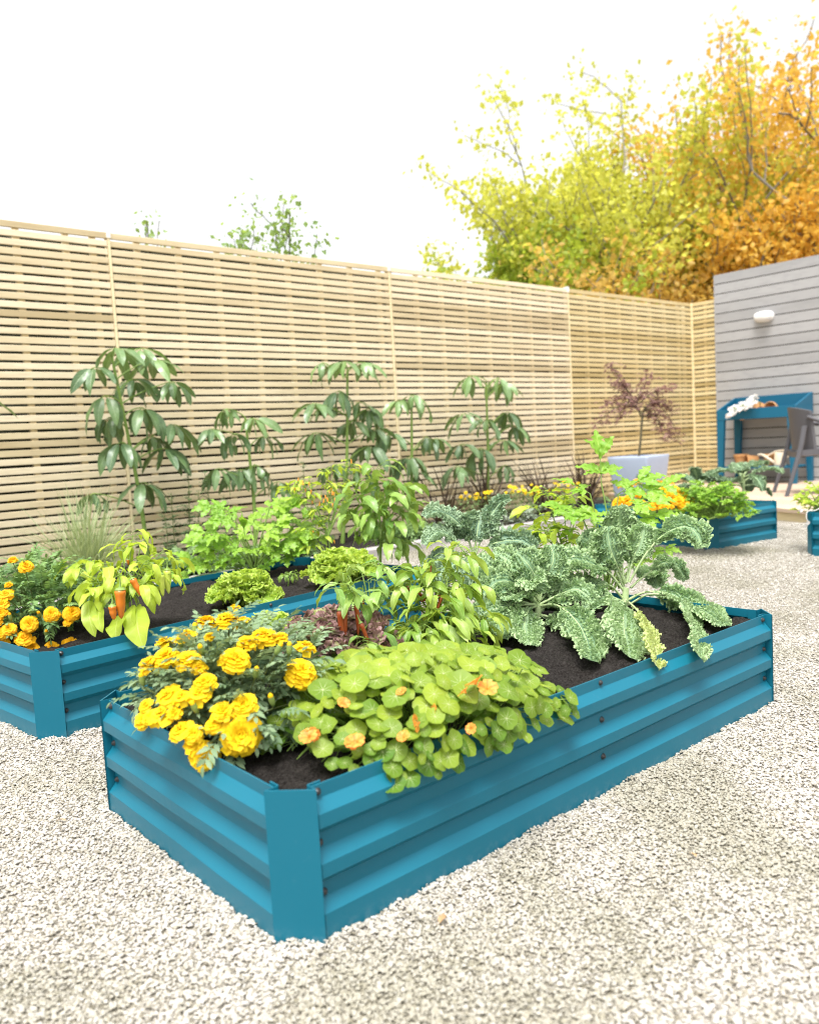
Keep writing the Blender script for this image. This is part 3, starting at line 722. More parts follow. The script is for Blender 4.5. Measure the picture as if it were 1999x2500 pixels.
for k in range(90):
    c = tb(U_(-.15, .15), U_(-.07, .08), U_(.0, .05)); d = unit(fu*.6+RNG.normal(size=3)*.7); blade(gm, droop(c, d, U_(.03, .05), .8, 5), fu, .011, lance, 1, .2, rnd=U_(0, 1))
m.build('blossoms', M['wpetal'], t); gm.build('leaves', M['wleaf'], t)

# ================================================================== GREY CHAIR
ch = thing('garden_chair', 'dark grey resin armchair on the deck at the edge of the photo', 'chair', (7.05, 2.25, DZ))
CP = lambda px, py, d: D(px, py, d)
def cpart(name, fn):
    m = MB(); fn(m); o = m.build(name, M['plastic'], ch); return o
fdir = unit(V(.60, -.80, 0)); sdir = unit(V(-.80, -.60, 0))   # facing (right, away) ; towards the camera side
base = V(*D(1992, 1150, 7.5)[:2], DZ)
def cw(f, s_, z): return base+fdir*f+sdir*s_+V(0, 0, z)
def flat_bar(m, pts, w, th, wax):
    P = np.asarray(pts, float); T = np.gradient(P, axis=0); T /= np.linalg.norm(T, axis=1)[:, None]
    wv = np.broadcast_to(wax, P.shape); nv = np.cross(T, wv); nv /= np.linalg.norm(nv, axis=1)[:, None]
    w = np.broadcast_to(w, (len(P),))[:, None]; k = 10; X = []
    for a in np.arange(k)*2*PI/k:
        c_, s_ = math.cos(a), math.sin(a); e = .55
        X.append(P+wv*w/2*np.sign(c_)*abs(c_)**e+nv*th/2*np.sign(s_)*abs(s_)**e)
    X = np.stack(X, 1); m.grid(X, None, True)
    for r_, o in ((0, 1), (-1, 0)):
        q = list(range(k)); m.add(X[r_], [(q[0], q[1], q[2], q[9]), (q[9], q[2], q[3], q[8]), (q[8], q[3], q[4], q[7]), (q[7], q[4], q[5], q[6])])
HW = .26
for s_ in (-1, 1):
    cpart('rear_leg', lambda m, s_=s_: flat_bar(m, spline([cw(-.31, s_*HW*.98, 0), cw(-.235, s_*HW*.95, .25), cw(-.185, s_*HW*.93, .43), cw(-.15, s_*HW*.9, .62)], 14), np.linspace(.036, .052, 14), .035, fdir*.95+sdir*.2))
    cpart('front_leg', lambda m, s_=s_: flat_bar(m, spline([cw(.25, s_*HW*1.03, 0), cw(.215, s_*HW, .3), cw(.20, s_*HW, .60)], 14), np.linspace(.036, .06, 14), .035, fdir))
    cpart('armrest', lambda m, s_=s_: flat_bar(m, spline([cw(-.13, s_*HW*.92, .70), cw(-.02, s_*HW*1.02, .652), cw(.10, s_*HW*1.04, .632), cw(.225, s_*HW*1.02, .625)], 16), .052, .03, sdir))
def back(m):
    u = np.linspace(-1, 1, 21); z = np.linspace(.40, .75, 14); uu, zz = np.meshgrid(u, z)
    f = -.17+.055*uu**2*2.2-(zz-.36)*.10; top = zz+.045*(1-uu**2)*((zz-.36)/.42)
    X = base+fdir*f[..., None]+sdir*(uu*HW*(.96-.06*(zz-.36)))[..., None]+V(0, 0, 1)*top[..., None]
    m.grid(X); m.grid((X-fdir*.022)[::-1])
    for e in (0, -1): m.grid(np.stack([X[e], X[e]-fdir*.022]))
    for e in (0, -1): m.grid(np.stack([X[:, e], X[:, e]-fdir*.022]))
cpart('backrest', back)
def seat(m):
    u = np.linspace(-1, 1, 13); v = np.linspace(-.2, .25, 10); uu, vv = np.meshgrid(u, v)
    zz = .42-.02*(1-uu**2)-.03*(.25-vv)
    X = base+fdir*vv[..., None]+sdir*(uu*HW*.97)[..., None]+V(0, 0, 1)*zz[..., None]
    m.grid(X); m.grid((X-V(0, 0, .05))[::-1])
    for e in (0, -1): m.grid(np.stack([X[e], X[e]-V(0, 0, .05)])); m.grid(np.stack([X[:, e], X[:, e]-V(0, 0, .05)]))
cpart('seat', seat)

# ================================================================== MAPLE IN THE SQUARE POT
pd = 7.5
pc = D(1558, 1112, pd); pb = V(pc[0], pc[1], .03)
pt = thing('square_planter', 'lavender blue square glazed planter with tapering sides at the end of the fence', 'planter', pb)
RZ = pc[2]; m = MB(); ang = rad(3)
def sq(r, z, k=8, rc=.12):
    o = []
    for c_ in range(4):
        for j in range(k+1):
            a = c_*PI/2+PI/4-PI/4*.0+(j/k-.5)*PI/2
            cx_, cy_ = [(1, 1), (-1, 1), (-1, -1), (1, -1)][c_]
            o.append((r*(1-rc)*cx_+r*rc*math.cos(a), r*(1-rc)*cy_+r*rc*math.sin(a), z))
    o = np.array(o); c2, s2 = math.cos(ang), math.sin(ang)
    return np.stack([pb[0]+o[:, 0]*c2-o[:, 1]*s2, pb[1]+o[:, 0]*s2+o[:, 1]*c2, o[:, 2]], 1)
R = .205
m.grid(np.stack([sq(R*.70, .0), sq(R*.72, .004), sq(R*.985, RZ-.03), sq(R*1.0, RZ-.01), sq(R*.99, RZ), sq(R*.93, RZ), sq(R*.91, RZ-.02), sq(R*.88, RZ-.08)]), None, True); m.build('pot', M['potblue'], pt)
m = MB(); m.grid(np.stack([sq(R*.9, RZ-.035), sq(R*.5, RZ-.02), sq(.001, RZ-.018)]), None, True); m.build('soil_surface', M['soil'], pt)
M['maple'] = leafmat('purple_maple_leaf', (.19, .105, .095), (.36, .23, .195), trans=.42, rough=.6, tcol=(.46, .25, .2))
M['mapbark'] = plain('maple_bark', (.07, .065, .04), (.14, .12, .07), .8, .2, 60, .4)
mp = thing('maple_tree', 'small purple Japanese maple with weeping lacy leaves in the square planter', 'maple tree', V(pb[0], pb[1], RZ-.03))
m = MB(); lf = MB()
mk = lambda px, py, dd=0.: D(px, py, pd+dd)
tr = spline([V(pb[0], pb[1], RZ-.04), mk(1563, 1080), mk(1566, 1040), mk(1568, 1012)], 14); m.tube(tr, np.linspace(.012, .009, 14), 7)
limbs = [[(1568, 1012), (1550, 985), (1530, 950), (1500, 905), (1490, 890)], [(1566, 1018), (1548, 990), (1515, 990), (1480, 1010), (1457, 1040)], [(1568, 1012), (1585, 985), (1610, 990), (1640, 1030), (1658, 1075)],
         [(1568, 1020), (1590, 1010), (1615, 1035), (1635, 1060)], [(1555, 990), (1560, 960), (1575, 935), (1577, 912)], [(1560, 985), (1590, 960), (1620, 950), (1643, 945)], [(1548, 988), (1520, 965), (1500, 975), (1470, 985)], [(1570, 1000), (1600, 975), (1618, 985), (1640, 1000)], [(1535, 958), (1520, 940), (1505, 930)], [(1560, 985), (1540, 975), (1520, 1000), (1500, 1025)], [(1575, 1000), (1595, 1000), (1610, 1040), (1625, 1075)]]
def lacy(p, d, L, rnd):
    for q in range(5):
        dq = rot_about(d, ZUP, (q-2)*.45); C = droop(p, dq+V(0, 0, -.25), L*(1-.14*abs(q-2)), .9, 4)
        blade(lf, C, ZUP+.4*RNG.normal(size=3), L*.075, lance, 1, 0, rnd=rnd)
for li in limbs:
    dz = U_(-.12, .12); P = spline([mk(a, b, dz*k/3.) for k, (a, b) in enumerate(li)], 22)
    m.tube(P, np.linspace(.007, .0016, 22), 5)
    for k in range(4, 22):
        for q in range(5):
            p = P[k]+RNG.normal(size=3)*V(.034, .034, .020); lacy(p, unit(V(U_(-1, 1), U_(-1, 1), U_(-.3, .5))), U_(.035, .06), U_(0, 1))
m.build('trunk', M['mapbark'], mp); lf.build('crown', M['maple'], mp)

# ================================================================== TREES BEYOND THE FENCE
def leaf_cloud(mb, pts, n_each, spread, size, rr, up=.3):
    P = np.repeat(pts, n_each, 0); n = len(P)
    P = P+rr.normal(size=(n, 3))*spread
    d = rr.normal(size=(n, 3))+V(0, 0, -.5); d /= np.linalg.norm(d, axis=1)[:, None]
    s_ = np.cross(d, rr.normal(size=(n, 3))); s_ /= np.linalg.norm(s_, axis=1)[:, None]
    L = size*rr.uniform(.6, 1.3, n)[:, None]; nn = np.cross(d, s_)
    v = np.stack([P, P+d*L*.45+s_*L*.36+nn*L*.08, P+d*L, P+d*L*.45-s_*L*.36+nn*L*.08], 1).reshape(-1, 3)
    i = np.arange(n)*4; q = np.stack([i, i+1, i+2, i+3], 1)
    a = np.zeros((n, 4, 3)); a[:, :, 2] = (np.repeat(rr.random(len(pts)), n_each)*.6+.4*rr.random(n))[:, None]; a[:, 1, 0] = 1; a[:, 3, 0] = -1; a[:, 2, 1] = 1
    mb.add(v, q, None, a.reshape(-1, 3))
def grow(mb, p, d, L, r, lev, rr, tips, spread=.55, upb=.25, kids=(3, 4), minr=.006):
    n = 6; C = [p]; dc = unit(d)
    for k in range(n):
        dc = unit(dc+rr.normal(size=3)*.12+V(0, 0, upb*.12)); C.append(C[-1]+dc*L/n)
    C = np.array(C); mb.tube(C, np.linspace(r, max(minr, r*.55), n+1), 6 if lev > 1 else 4, cap=False)
    if lev <= 1: tips += [C[-1], C[3], C[5]]
    elif lev == 2: tips += [C[-1], C[4]]
    if lev == 0: return
    m = rr.integers(kids[0], kids[1]+1)
    for k in range(m):
        f = U_(.35, 1.) if k else 1.
        i = min(n, int(f*n)); dn = unit(dc*(1-.2)+spread*rr.normal(size=3)*V(1, 1, .7)+V(0, 0, upb))
        grow(mb, C[i], dn, L*rr.uniform(.55, .8), max(minr, r*.55), lev-1, rr, tips, spread, upb, kids, minr)
def tree(label, base, dirs, lev, L, r, leafm, seed, n_each, spread, size, kids=(3, 4), clip=None, upb=.3, sp=.5, group='trees beyond the fence', name='autumn_tree', thin=1.):
    rr = np.random.default_rng(seed); base = np.asarray(base, float)
    t = thing(name, label, 'tree', base, group); mb = MB(); tips = []
    for d, l in dirs: grow(mb, base+V(rr.normal()*.1, rr.normal()*.1, 0), d, L*l, r*(.5+.5*l), lev, rr, tips, sp, upb, kids)
    tips = np.array(tips)
    if thin < 1: tips = tips[rr.random(len(tips)) < thin]
    if clip is not None: tips = tips[[clip(p) for p in tips]]
    mb.build('trunk', M['bark'], t)
    lb = MB(); leaf_cloud(lb, tips, n_each, spread, size, rr); lb.build('crown', leafm, t, smooth=False)
    return t
def px_of(p):
    d = np.asarray(p)-CAM; z = d@FW; return 999.5+FPX*(d@RT)/z, 1250-FPX*(d@UP)/z
M['t_yellow'] = leafmat('yellow_green_leaf', (.40, .45, .06), (.67, .63, .10), trans=.57, rough=.5, tcol=(.79, .78, .12), bumpy=0)
M['t_lime'] = leafmat('lime_leaf', (.22, .33, .04), (.44, .49, .06), trans=.55, rough=.5, tcol=(.56, .66, .06), bumpy=0)
M['t_orange'] = leafmat('orange_leaf', (.60, .355, .05), (.75, .505, .09), trans=.58, rough=.5, tcol=(.90, .58, .09), bumpy=0)
M['t_amber'] = leafmat('amber_leaf', (.52, .34, .09), (.64, .48, .10), trans=.55, rough=.5, tcol=(.85, .52, .08), bumpy=0)
M['t_green'] = leafmat('fresh_green_leaf', (.13, .24, .07), (.30, .42, .13), trans=.5, rough=.5, bumpy=0)
M['t_dark'] = leafmat('deep_green_leaf', (.05, .12, .02), (.15, .24, .03), trans=.35, rough=.5, bumpy=0)
def gp(px, d): q = D(px, 900, d); return V(q[0], q[1], 0)
def fan(n, sp, rr=np.random.default_rng(2)):
    return [(unit(RT*((k/(n-1)-.5)*2*sp)+V(0, 0, 1)+.22*rr.normal(size=3)*V(1, 1, 0)), 1-.25*abs(k/(n-1)-.5)) for k in range(n)]
#@@ trees
tree('tall yellow-leaved tree with many fanning grey stems, behind the fence corner', gp(1535, 16), fan(15, .60), 3, 3.15, .075, M['t_yellow'], 11, 17, .16, .115)
tree('lime green tree at the left edge of the autumn trees', gp(1400, 15), fan(9, .50), 3, 2.15, .06, M['t_lime'], 12, 18, .155, .11)
tree('big orange autumn tree rising above the grey wall', gp(2100, 15), fan(10, .62), 3, 3.7, .11, M['t_orange'], 13, 21, .22, .115)
tree('low amber-leaved tree just above the fence, under the yellow crown', gp(1520, 13.5), fan(9, .65), 3, 1.75, .05, M['t_amber'], 14, 12, .17, .10)
tree('dark green bushy tree low behind the fence, below the lime tree', gp(1370, 18), fan(6, .5), 3, 1.65, .05, M['t_dark'], 15, 10, .2, .16)
tree('orange-leaved shrub tree rising just behind the end of the fence', gp(1930, 14), fan(8, .5), 3, 2.15, .06, M['t_orange'], 17, 15, .18, .11)
tree('small sparse green sapling alone above the middle of the fence', gp(735, 8.5), [(unit(RT*.05+V(0, 0, 1)), 1.0), (unit(RT*.16+V(0, 0, 1)), .98), (unit(RT*-.20+V(0, 0, 1)), 1.12), (unit(RT*-.02+V(0, 0, 1)), .95)], 3, 1.24, .02, M['t_green'], 23, 15, .08, .058, name='green_sapling', kids=(3, 4), sp=.5)
M['dryleaf'] = leafmat('dry_leaf', (.40, .24, .12), (.50, .34, .2), vein=(.5, .35, .15), trans=.2)
for px, py, az_, sc_, lab in ((1072, 2252, .4, .014, 'dry brown fallen leaf on the gravel in front of the near bed'), (160, 2002, 2.1, .010, 'small yellow-brown leaf on the gravel left of the near bed'), (1700, 2090, 1.2, .009, 'curled tan leaf on the gravel right of the near bed')):
    p_ = at(px, py, z=.012); m = MB(); blade(m, droop(p_-V(0, 0, .002), sph(az_, .35), sc_*2.2, 1.0, 9), ZUP+V(.2, .1, 0), sc_*.5, ovate, 2, .35, (), .5, .3)
    tag(m.build('fallen_leaf', M['dryleaf'], at0=p_), lab, 'fallen leaf')
tree('few thin green sprigs showing over the left part of the fence', gp(345, 8.5), [(unit(RT*-.12+V(0, 0, 1)), 1.), (unit(RT*.16+V(0, 0, 1)), 1.0), (unit(RT*.0+V(0, 0, 1)), .98)], 3, 1.34, .016, M['t_green'], 24, 6, .06, .055, name='green_sapling', kids=(2, 3), sp=.42)
# ================================================================== PLANT MATERIALS
M['stem'] = plain('green_stem', (.13, .22, .04), (.22, .33, .07), .5, .4)
M['stem_dark'] = plain('olive_stem', (.10, .13, .04), (.18, .22, .07), .6, .3)
M['scheff'] = leafmat('umbrella_leaf', (.07, .135, .06), (.175, .285, .09), vein=(.30, .41, .20), rough=.30, spec=.62, trans=.18, side=7., bumpy=.4)
M['pepper_y'] = leafmat('yellow_pepper_leaf', (.29, .43, .035), (.48, .60, .07), vein=(.55, .66, .16), rough=.4, trans=.42, side=5., tcol=(.68, .78, .05))
M['pepper_g'] = leafmat('green_pepper_leaf', (.11, .24, .04), (.29, .44, .09), vein=(.32, .46, .14), rough=.34, spec=.5, trans=.3, side=5.)
M['pepper_l'] = leafmat('light_pepper_leaf', (.15, .29, .035), (.38, .50, .09), vein=(.42, .54, .16), rough=.36, spec=.5, trans=.36, side=5.)
M['celery'] = leafmat('celery_leaf', (.16, .34, .03), (.32, .50, .06), vein=(.40, .55, .12), rough=.4, trans=.4, side=6., tcol=(.45, .75, .05))
M['lettuce'] = leafmat('lettuce_leaf', (.24, .40, .04), (.42, .56, .09), edge=(.50, .64, .13), vein=(.55, .66, .25), rough=.4, trans=.4, side=5., edge_at=(.5, 1.1))
M['redlet'] = leafmat('red_lettuce_leaf', (.26, .30, .09), (.38, .40, .15), edge=(.27, .15, .145), vein=(.50, .52, .28), rough=.42, trans=.28, side=5., edge_at=(.36, .9), tcol=(.45, .32, .2))
M['kale'] = leafmat('kale_leaf', (.145, .26, .14), (.30, .43, .245), edge=(.42, .56, .28), vein=(.36, .48, .27), veinw=.025, rough=.58, spec=.28, trans=.28, side=6., edge_at=(.55, 1.1), tcol=(.36, .55, .17), bumpy=.4)  # pale frill margin, its colour lightened further to paint light on the tips
M['kale_y'] = leafmat('pale_kale_leaf', (.46, .54, .24), (.58, .62, .34), edge=(.50, .60, .22), vein=(.68, .72, .5), rough=.5, trans=.3, side=6.)
M['kale_d'] = leafmat('dark_kale_leaf', (.09, .18, .115), (.20, .31, .19), edge=(.36, .48, .29), vein=(.30, .42, .25), veinw=.025, rough=.5, spec=.35, trans=.18, side=6., edge_at=(.55, 1.1), bumpy=.5)
M['kstem'] = plain('kale_stem', (.34, .45, .20), (.46, .56, .30), .5, .35)
M['marifol'] = leafmat('marigold_foliage', (.095, .17, .085), (.26, .36, .20), trans=.25, rough=.5, spec=.35)
M['marifol2'] = leafmat('bright_marigold_foliage', (.08, .17, .05), (.22, .36, .12), trans=.25, rough=.5, spec=.35)
M['yellow'] = leafmat('yellow_petal', (.84, .56, .010), (.88, .64, .016), trans=.34, rough=.6, spec=.2, tcol=(1., .72, .02))
M['orange'] = leafmat('orange_petal', (.84, .42, .008), (.87, .52, .012), trans=.3, rough=.6, spec=.2, tcol=(1., .6, .015))
M['calyx'] = plain('green_calyx', (.13, .20, .04), (.24, .32, .09), .55, .3)
M['nast_f'] = leafmat('nasturtium_petal', (.80, .24, .03), (.84, .33, .05), edge=(.84, .36, .07), vein=(.75, .12, .02), trans=.25, rough=.5, veinw=.2)
M['chili'] = plain('red_chili', (.22, .038, .014), (.33, .075, .02), .22, .5, 12., .1)
M['opep'] = plain('orange_pepper', (.52, .13, .012), (.60, .19, .015), .22, .5, 10., .12)
M['gpep'] = plain('pale_green_pepper', (.42, .52, .05), (.52, .58, .12), .28, .5, 10., .1)
M['tiny'] = plain('tiny_orange_chili', (.72, .24, .02), (.80, .38, .05), .3, .5, 20., .1)
M['grass'] = leafmat('variegated_grass', (.16, .24, .09), (.30, .38, .18), edge=(.52, .56, .34), trans=.25, edge_at=(.4, .8))
M['phorm'] = leafmat('bronze_strap_leaf', (.045, .03, .025), (.11, .075, .05), trans=.15, rough=.4)
M['herb'] = leafmat('grey_green_herb', (.06, .12, .05), (.15, .235, .10), trans=.2)
M['fern'] = leafmat('low_ferny_leaf', (.10, .19, .06), (.21, .33, .12), trans=.25)
M['silver'] = leafmat('silver_leaf', (.24, .30, .22), (.36, .42, .33), vein=(.1, .2, .08), trans=.15)
def nastmat():
    m, nt, ns, ls = newmat('nasturtium_leaf')
    at_ = N_(ns, 'ShaderNodeAttribute'); at_.attribute_name = 'luv'
    sp = N_(ns, 'ShaderNodeSeparateXYZ'); ls.new(at_.outputs['Vector'], sp.inputs[0])
    r, th, rnd = sp.outputs
    nz = noise(ns, ls, 30., 3)
    f = mth(ns, ls, 'ADD', rnd, mth(ns, ls, 'MULTIPLY_ADD', nz, .5, -.25), None, True)
    col = mixc(ns, ls, f, (.085, .19, .018), (.33, .42, .042))
    # nine white veins out of the centre
    w = mth(ns, ls, 'ABSOLUTE', mth(ns, ls, 'SUBTRACT', mth(ns, ls, 'FRACT', mth(ns, ls, 'MULTIPLY', th, 9.)), .5))
    wd = mth(ns, ls, 'MULTIPLY', w, mth(ns, ls, 'ADD', r, .05))
    line = mth(ns, ls, 'MULTIPLY', maprange(ns, ls, wd, .035, .010), maprange(ns, ls, r, .95, .25))
    dot = maprange(ns, ls, r, .10, .05)
    vm = mth(ns, ls, 'MAXIMUM', line, dot)
    col = mixc(ns, ls, mth(ns, ls, 'MULTIPLY', vm, .75), col, (.62, .68, .36))
    p = principled(ns, ls, col, .5, .3, normal=bump(ns, ls, mth(ns, ls, 'SUBTRACT', nz, vm), .2, .003))
    tr = N_(ns, 'ShaderNodeBsdfTranslucent'); ls.new(mixc(ns, ls, .55, col, (.40, .53, .03)), tr.inputs[0])
    mx = N_(ns, 'ShaderNodeMixShader'); mx.inputs[0].default_value = .36
    ls.new(p.outputs[0], mx.inputs[1]); ls.new(tr.outputs[0], mx.inputs[2]); out(ns, ls, mx.outputs[0]); return m
M['nast'] = nastmat()

# ================================================================== FLOWER HEADS
def wide_tip(t): return .22+.78*np.clip(t, 0, 1)**.6*np.where(t > .86, .93-(t-.86)*2.2, 1)
def pompom(mb, R, rings, rr):
    """ruffled double flower at the origin, facing +z"""
    for (r0, n, el, L, w, h) in rings:
        for k in range(n):
            az = 2*PI*(k+rr.uniform(-.25, .25))/n + r0*9; e = el+rr.normal()*.10
            d = sph(az, e); p = V(math.cos(az), math.sin(az), 0)*r0*R + V(0, 0, h*R)
            C = droop(p, d, L*R*rr.uniform(.85, 1.1), .75, 5)
            ref = sph(az, PI/2-.01+0*e) if e < 1.2 else -sph(az, .2)
            blade(mb, C, ref, w*R, wide_tip, 2, .10, ((.13*R, 1.6, 1.4),), float(rr.random()))
def flower_head(kind, R, mat, rr):
    m = MB()
    if kind == 'double':
        rings = [(.06, 13, -.08, .96, .30, -.06), (.06, 13, .14, .90, .28, -.01), (.06, 12, .36, .80, .27, .04), (.05, 11, .60, .70, .24, .07), (.05, 9, .86, .58, .22, .09), (.03, 7, 1.12, .46, .19, .10), (.02, 5, 1.4, .36, .16, .10)]
    else:
        rings = [(.05, 8, .05, .96, .44, 0), (.05, 7, .30, .72, .38, .04), (.04, 6, .75, .48, .26, .06), (.02, 5, 1.2, .36, .18, .08)]
    pompom(m, R, rings, rr)
    f = m.build('flower', mat)
    c = MB(); c.lathe([(.0001, -.60*R), (.10*R, -.62*R), (.17*R, -.52*R), (.22*R, -.28*R), (.24*R, -.06*R), (.28*R, .0)], 10); co = c.build('calyx', M['calyx']); co.parent = f
    return f
def bud_mesh(R, mat):
    m = MB(); m.lathe([(.0001, -.016), (.004, -.015), (.0065, -.008), (.0070, 0), (.0058, .008)], 9); b = m.build('bud', M['calyx'])
    c = MB(); c.lathe([(.0058, .007), (.0052, .012), (.0025, .0155), (.0001, .016)], 9); q = c.build('petal_tip', mat); q.parent = b; return b
def unlink(o):
    for c in o.children: COL.objects.unlink(c)
    COL.objects.unlink(o)
def pinnate(mb, p, d, L, rr, npair=6, w=.0042, rnd=.5):
    C = droop(p, d, L, rr.uniform(.3, 1.0), 8); T = np.gradient(C, axis=0)
    mb.tube(C, .0007, 3, (0, 0, rnd), cap=False)
    for k in range(npair+1):
        f = .22+.78*k/npair; i = min(7, int(round(f*7))); t = unit(T[i]); sd = np.cross(t, ZUP); sd = unit(sd) if np.linalg.norm(sd) > .05 else V(1, 0, 0)
        up = np.cross(sd, t)
        for s in ((-1, 1) if k < npair else (0,)):
            dd = unit(t*.75+sd*s*.9+up*.15*rr.normal()); l = L*(.34-.12*abs(f-.5))*rr.uniform(.8, 1.15)
            c2 = droop(C[i], dd, l, .5, 4); blade(mb, c2, up+.3*rr.normal(size=3), w, lance, 1, .2, rnd=rnd)
def ell_hit(px, py, c, r):
    d = ray(px, py)/r; o = (CAM-c)/r
    A = d@d; B = o@d; Cc = o@o-1; disc = B*B-A*Cc
    t = (-B-math.sqrt(disc))/A if disc > 0 else -B/A
    return CAM+ray(px, py)*t
def marigold(label, base, c, r, spots, buds, mat, fol, seed, nleaf, head='double', name='marigold_plant', group=None):
    rr = np.random.default_rng(seed); base = np.asarray(base, float); c = np.asarray(c, float); r = np.asarray(r, float)
    t = thing(name, label, 'marigold', base, group)
    heads = [flower_head('double', .03, mat, rr), flower_head('double', .03, mat, rr), flower_head('single', .03, mat, rr)]
    st = MB(); lf = MB()
    for (px, py, dia, face) in spots:
        p = ell_hit(px, py, c, r); dp = depth(p); R = dia*dp/FPX/2*1.2
        o = unit((p-c)/r); tocam = unit(CAM-p)
        n = unit(o*.55+ZUP*(1-face)*1.0+tocam*face*1.2+.12*rr.normal(size=3))
        h = heads[0 if face > .6 else int(rr.integers(0, 3))]
        inst(h, t, p, n, R/.03, rr.uniform(0, 6.28))
        b0 = p-n*R*.6; st.tube(bez([base+(p-base)*V(.25, .25, .1), base+(p-base)*V(.6, .6, .7), b0-n*.02, b0], 9), np.linspace(.0022, .0016, 9), 5, (0, 0, .5), cap=False)
    bd = bud_mesh(1, mat)
    for (px, py) in buds:
        p = ell_hit(px, py, c, r); n = unit((p-c)/r*.6+ZUP*.8+.2*rr.normal(size=3)); inst(bd, t, p, n, .85)
        st.tube(bez([base+(p-base)*V(.3, .3, .2), base+(p-base)*V(.7, .7, .75), p-n*.03, p-n*.014], 8), .0014, 4, (0, 0, .5), cap=False)
    for k in range(nleaf):
        az = rr.uniform(0, 2*PI); el = math.asin(rr.uniform(-.15, 1)); q = rr.uniform(.35, .86)
        p = c+r*sph(az, el)*q; p[2] = max(p[2], SOIL+.015)
        if base[0] < .6 and base[1] < 1 and p[2] < .30 and (p[0] < .045 or p[1] < .045): continue
        d = unit((p-c)/r*.8+V(0, 0, .25)+.45*rr.normal(size=3)); pinnate(lf, p, d, rr.uniform(.055, .095)*.9, rr, 6, .0042*rr.uniform(.85, 1.2), float(rr.random()))
    for k in range(14):
        az = rr.uniform(0, 2*PI); e = c+r*sph(az, rr.uniform(.1, 1.3))*.8
        st.tube(bez([base, base*.5+e*.5+V(0, 0, .02), e], 8), np.linspace(.003, .0012, 8), 5, (0, 0, .3), cap=False)
    st.build('stems', M['stem_dark'], t); lf.build('foliage', fol, t)
    for h in heads+[bd]: unlink(h)
    return t
Z5 = lambda x, y: (300+x/3.448, 1450+y/3.448)
sp5 = [(940,110,100,0),(700,235,180,0),(880,215,190,0),(1010,215,110,0),(540,345,170,0),(480,390,90,0),(340,410,180,0),(360,535,220,.1),(225,590,180,0),(550,555,200,.1),(640,620,130,0),(730,355,90,0),(690,745,190,.1),(640,835,200,.2),(945,550,240,.1),(1045,410,160,0),(1190,355,200,0),(1330,365,120,0),(1540,440,180,0),(1505,655,250,.3),(375,860,220,.2),(490,860,160,.1),(190,935,130,.1),(330,1010,230,.2),(170,1060,150,.1),(480,1150,210,.1),(590,1180,160,.2),(575,1280,130,.1),(835,990,190,.2),(1020,930,210,.25),(760,1110,140,.1),(990,1185,330,1.),(680,1380,240,1.),(430,1000,130,.1),(245,1035,150,.1)]
bd5 = [(160,720),(660,470),(1120,660),(600,950),(1400,460),(1310,460),(605,295),(480,400),(1250,890),(720,800)]
mb0 = at(575, 1790, z=SOIL)
mc = mb0+V(.035, .035, .045); mr = V(.225, .235, .17)
marigold('bushy yellow marigold in the front bed, flowers hanging over the corner of the rim', mb0, mc, mr, [(*Z5(x, y), d/3.448, f) for x, y, d, f in sp5], [Z5(*q) for q in bd5], M['yellow'], M['marifol'], 3, 560)
Z3 = lambda x, y: (x/3.448, 1250+y/3.448)
sp3 = [(105,400,75,0),(218,455,110,.5),(70,610,62,0),(45,690,120,.1),(20,770,100,.1),(10,845,90,0),(430,860,120,.7),(610,850,130,.5),(565,930,65,.1),(245,945,130,.6),(75,985,115,.4),(15,1020,100,.3),(200,1060,150,.3),(270,1145,120,.1),(430,1130,105,.2),(600,1115,135,.0),(15,1110,130,.4),(30,1165,110,.3),(-40,900,120,.2),(-60,1050,120,.2)]
b2 = at(100, 1540, z=SOIL)
marigold('orange-yellow marigold in the bed beside the fence, cut by the photo edge', b2, b2+V(.0, .02, .05), V(.25, .26, .20), [(*Z3(x, y), d/3.448, f) for x, y, d, f in sp3], [Z3(85, 880), Z3(330, 860), Z3(500, 880), Z3(390, 1020)], M['orange'], M['marifol2'], 4, 420)
ZB = lambda x, y: (1400+x/4.31, 1000+y/4.31)
spb = [(660,760,85,.2),(500,790,70,0),(580,790,70,0),(990,750,100,.2),(900,770,70,.1),(960,830,90,.3),(1060,850,110,.3),(930,910,80,.3),(1000,880,90,.3),(1150,900,90,.3),(1100,950,110,.4),(1160,1000,100,.5),(1235,950,70,.3),(940,1010,90,.4),(1030,1015,50,.3),(470,960,130,.1),(560,950,110,.2),(690,880,90,.2),(820,1020,90,.3),(720,1000,90,.2),(880,960,80,.2),(1080,900,90,.2)]
b3 = at(1590, 1262, z=SOIL)
marigold('orange marigold cluster in the small bed in front of the lavender planter', b3, b3+V(.02, .04, .05), V(.26, .30, .17), [(*ZB(x, y), d/4.31*1.2, f) for x, y, d, f in spb], [], M['orange'], M['marifol2'], 5, 170)

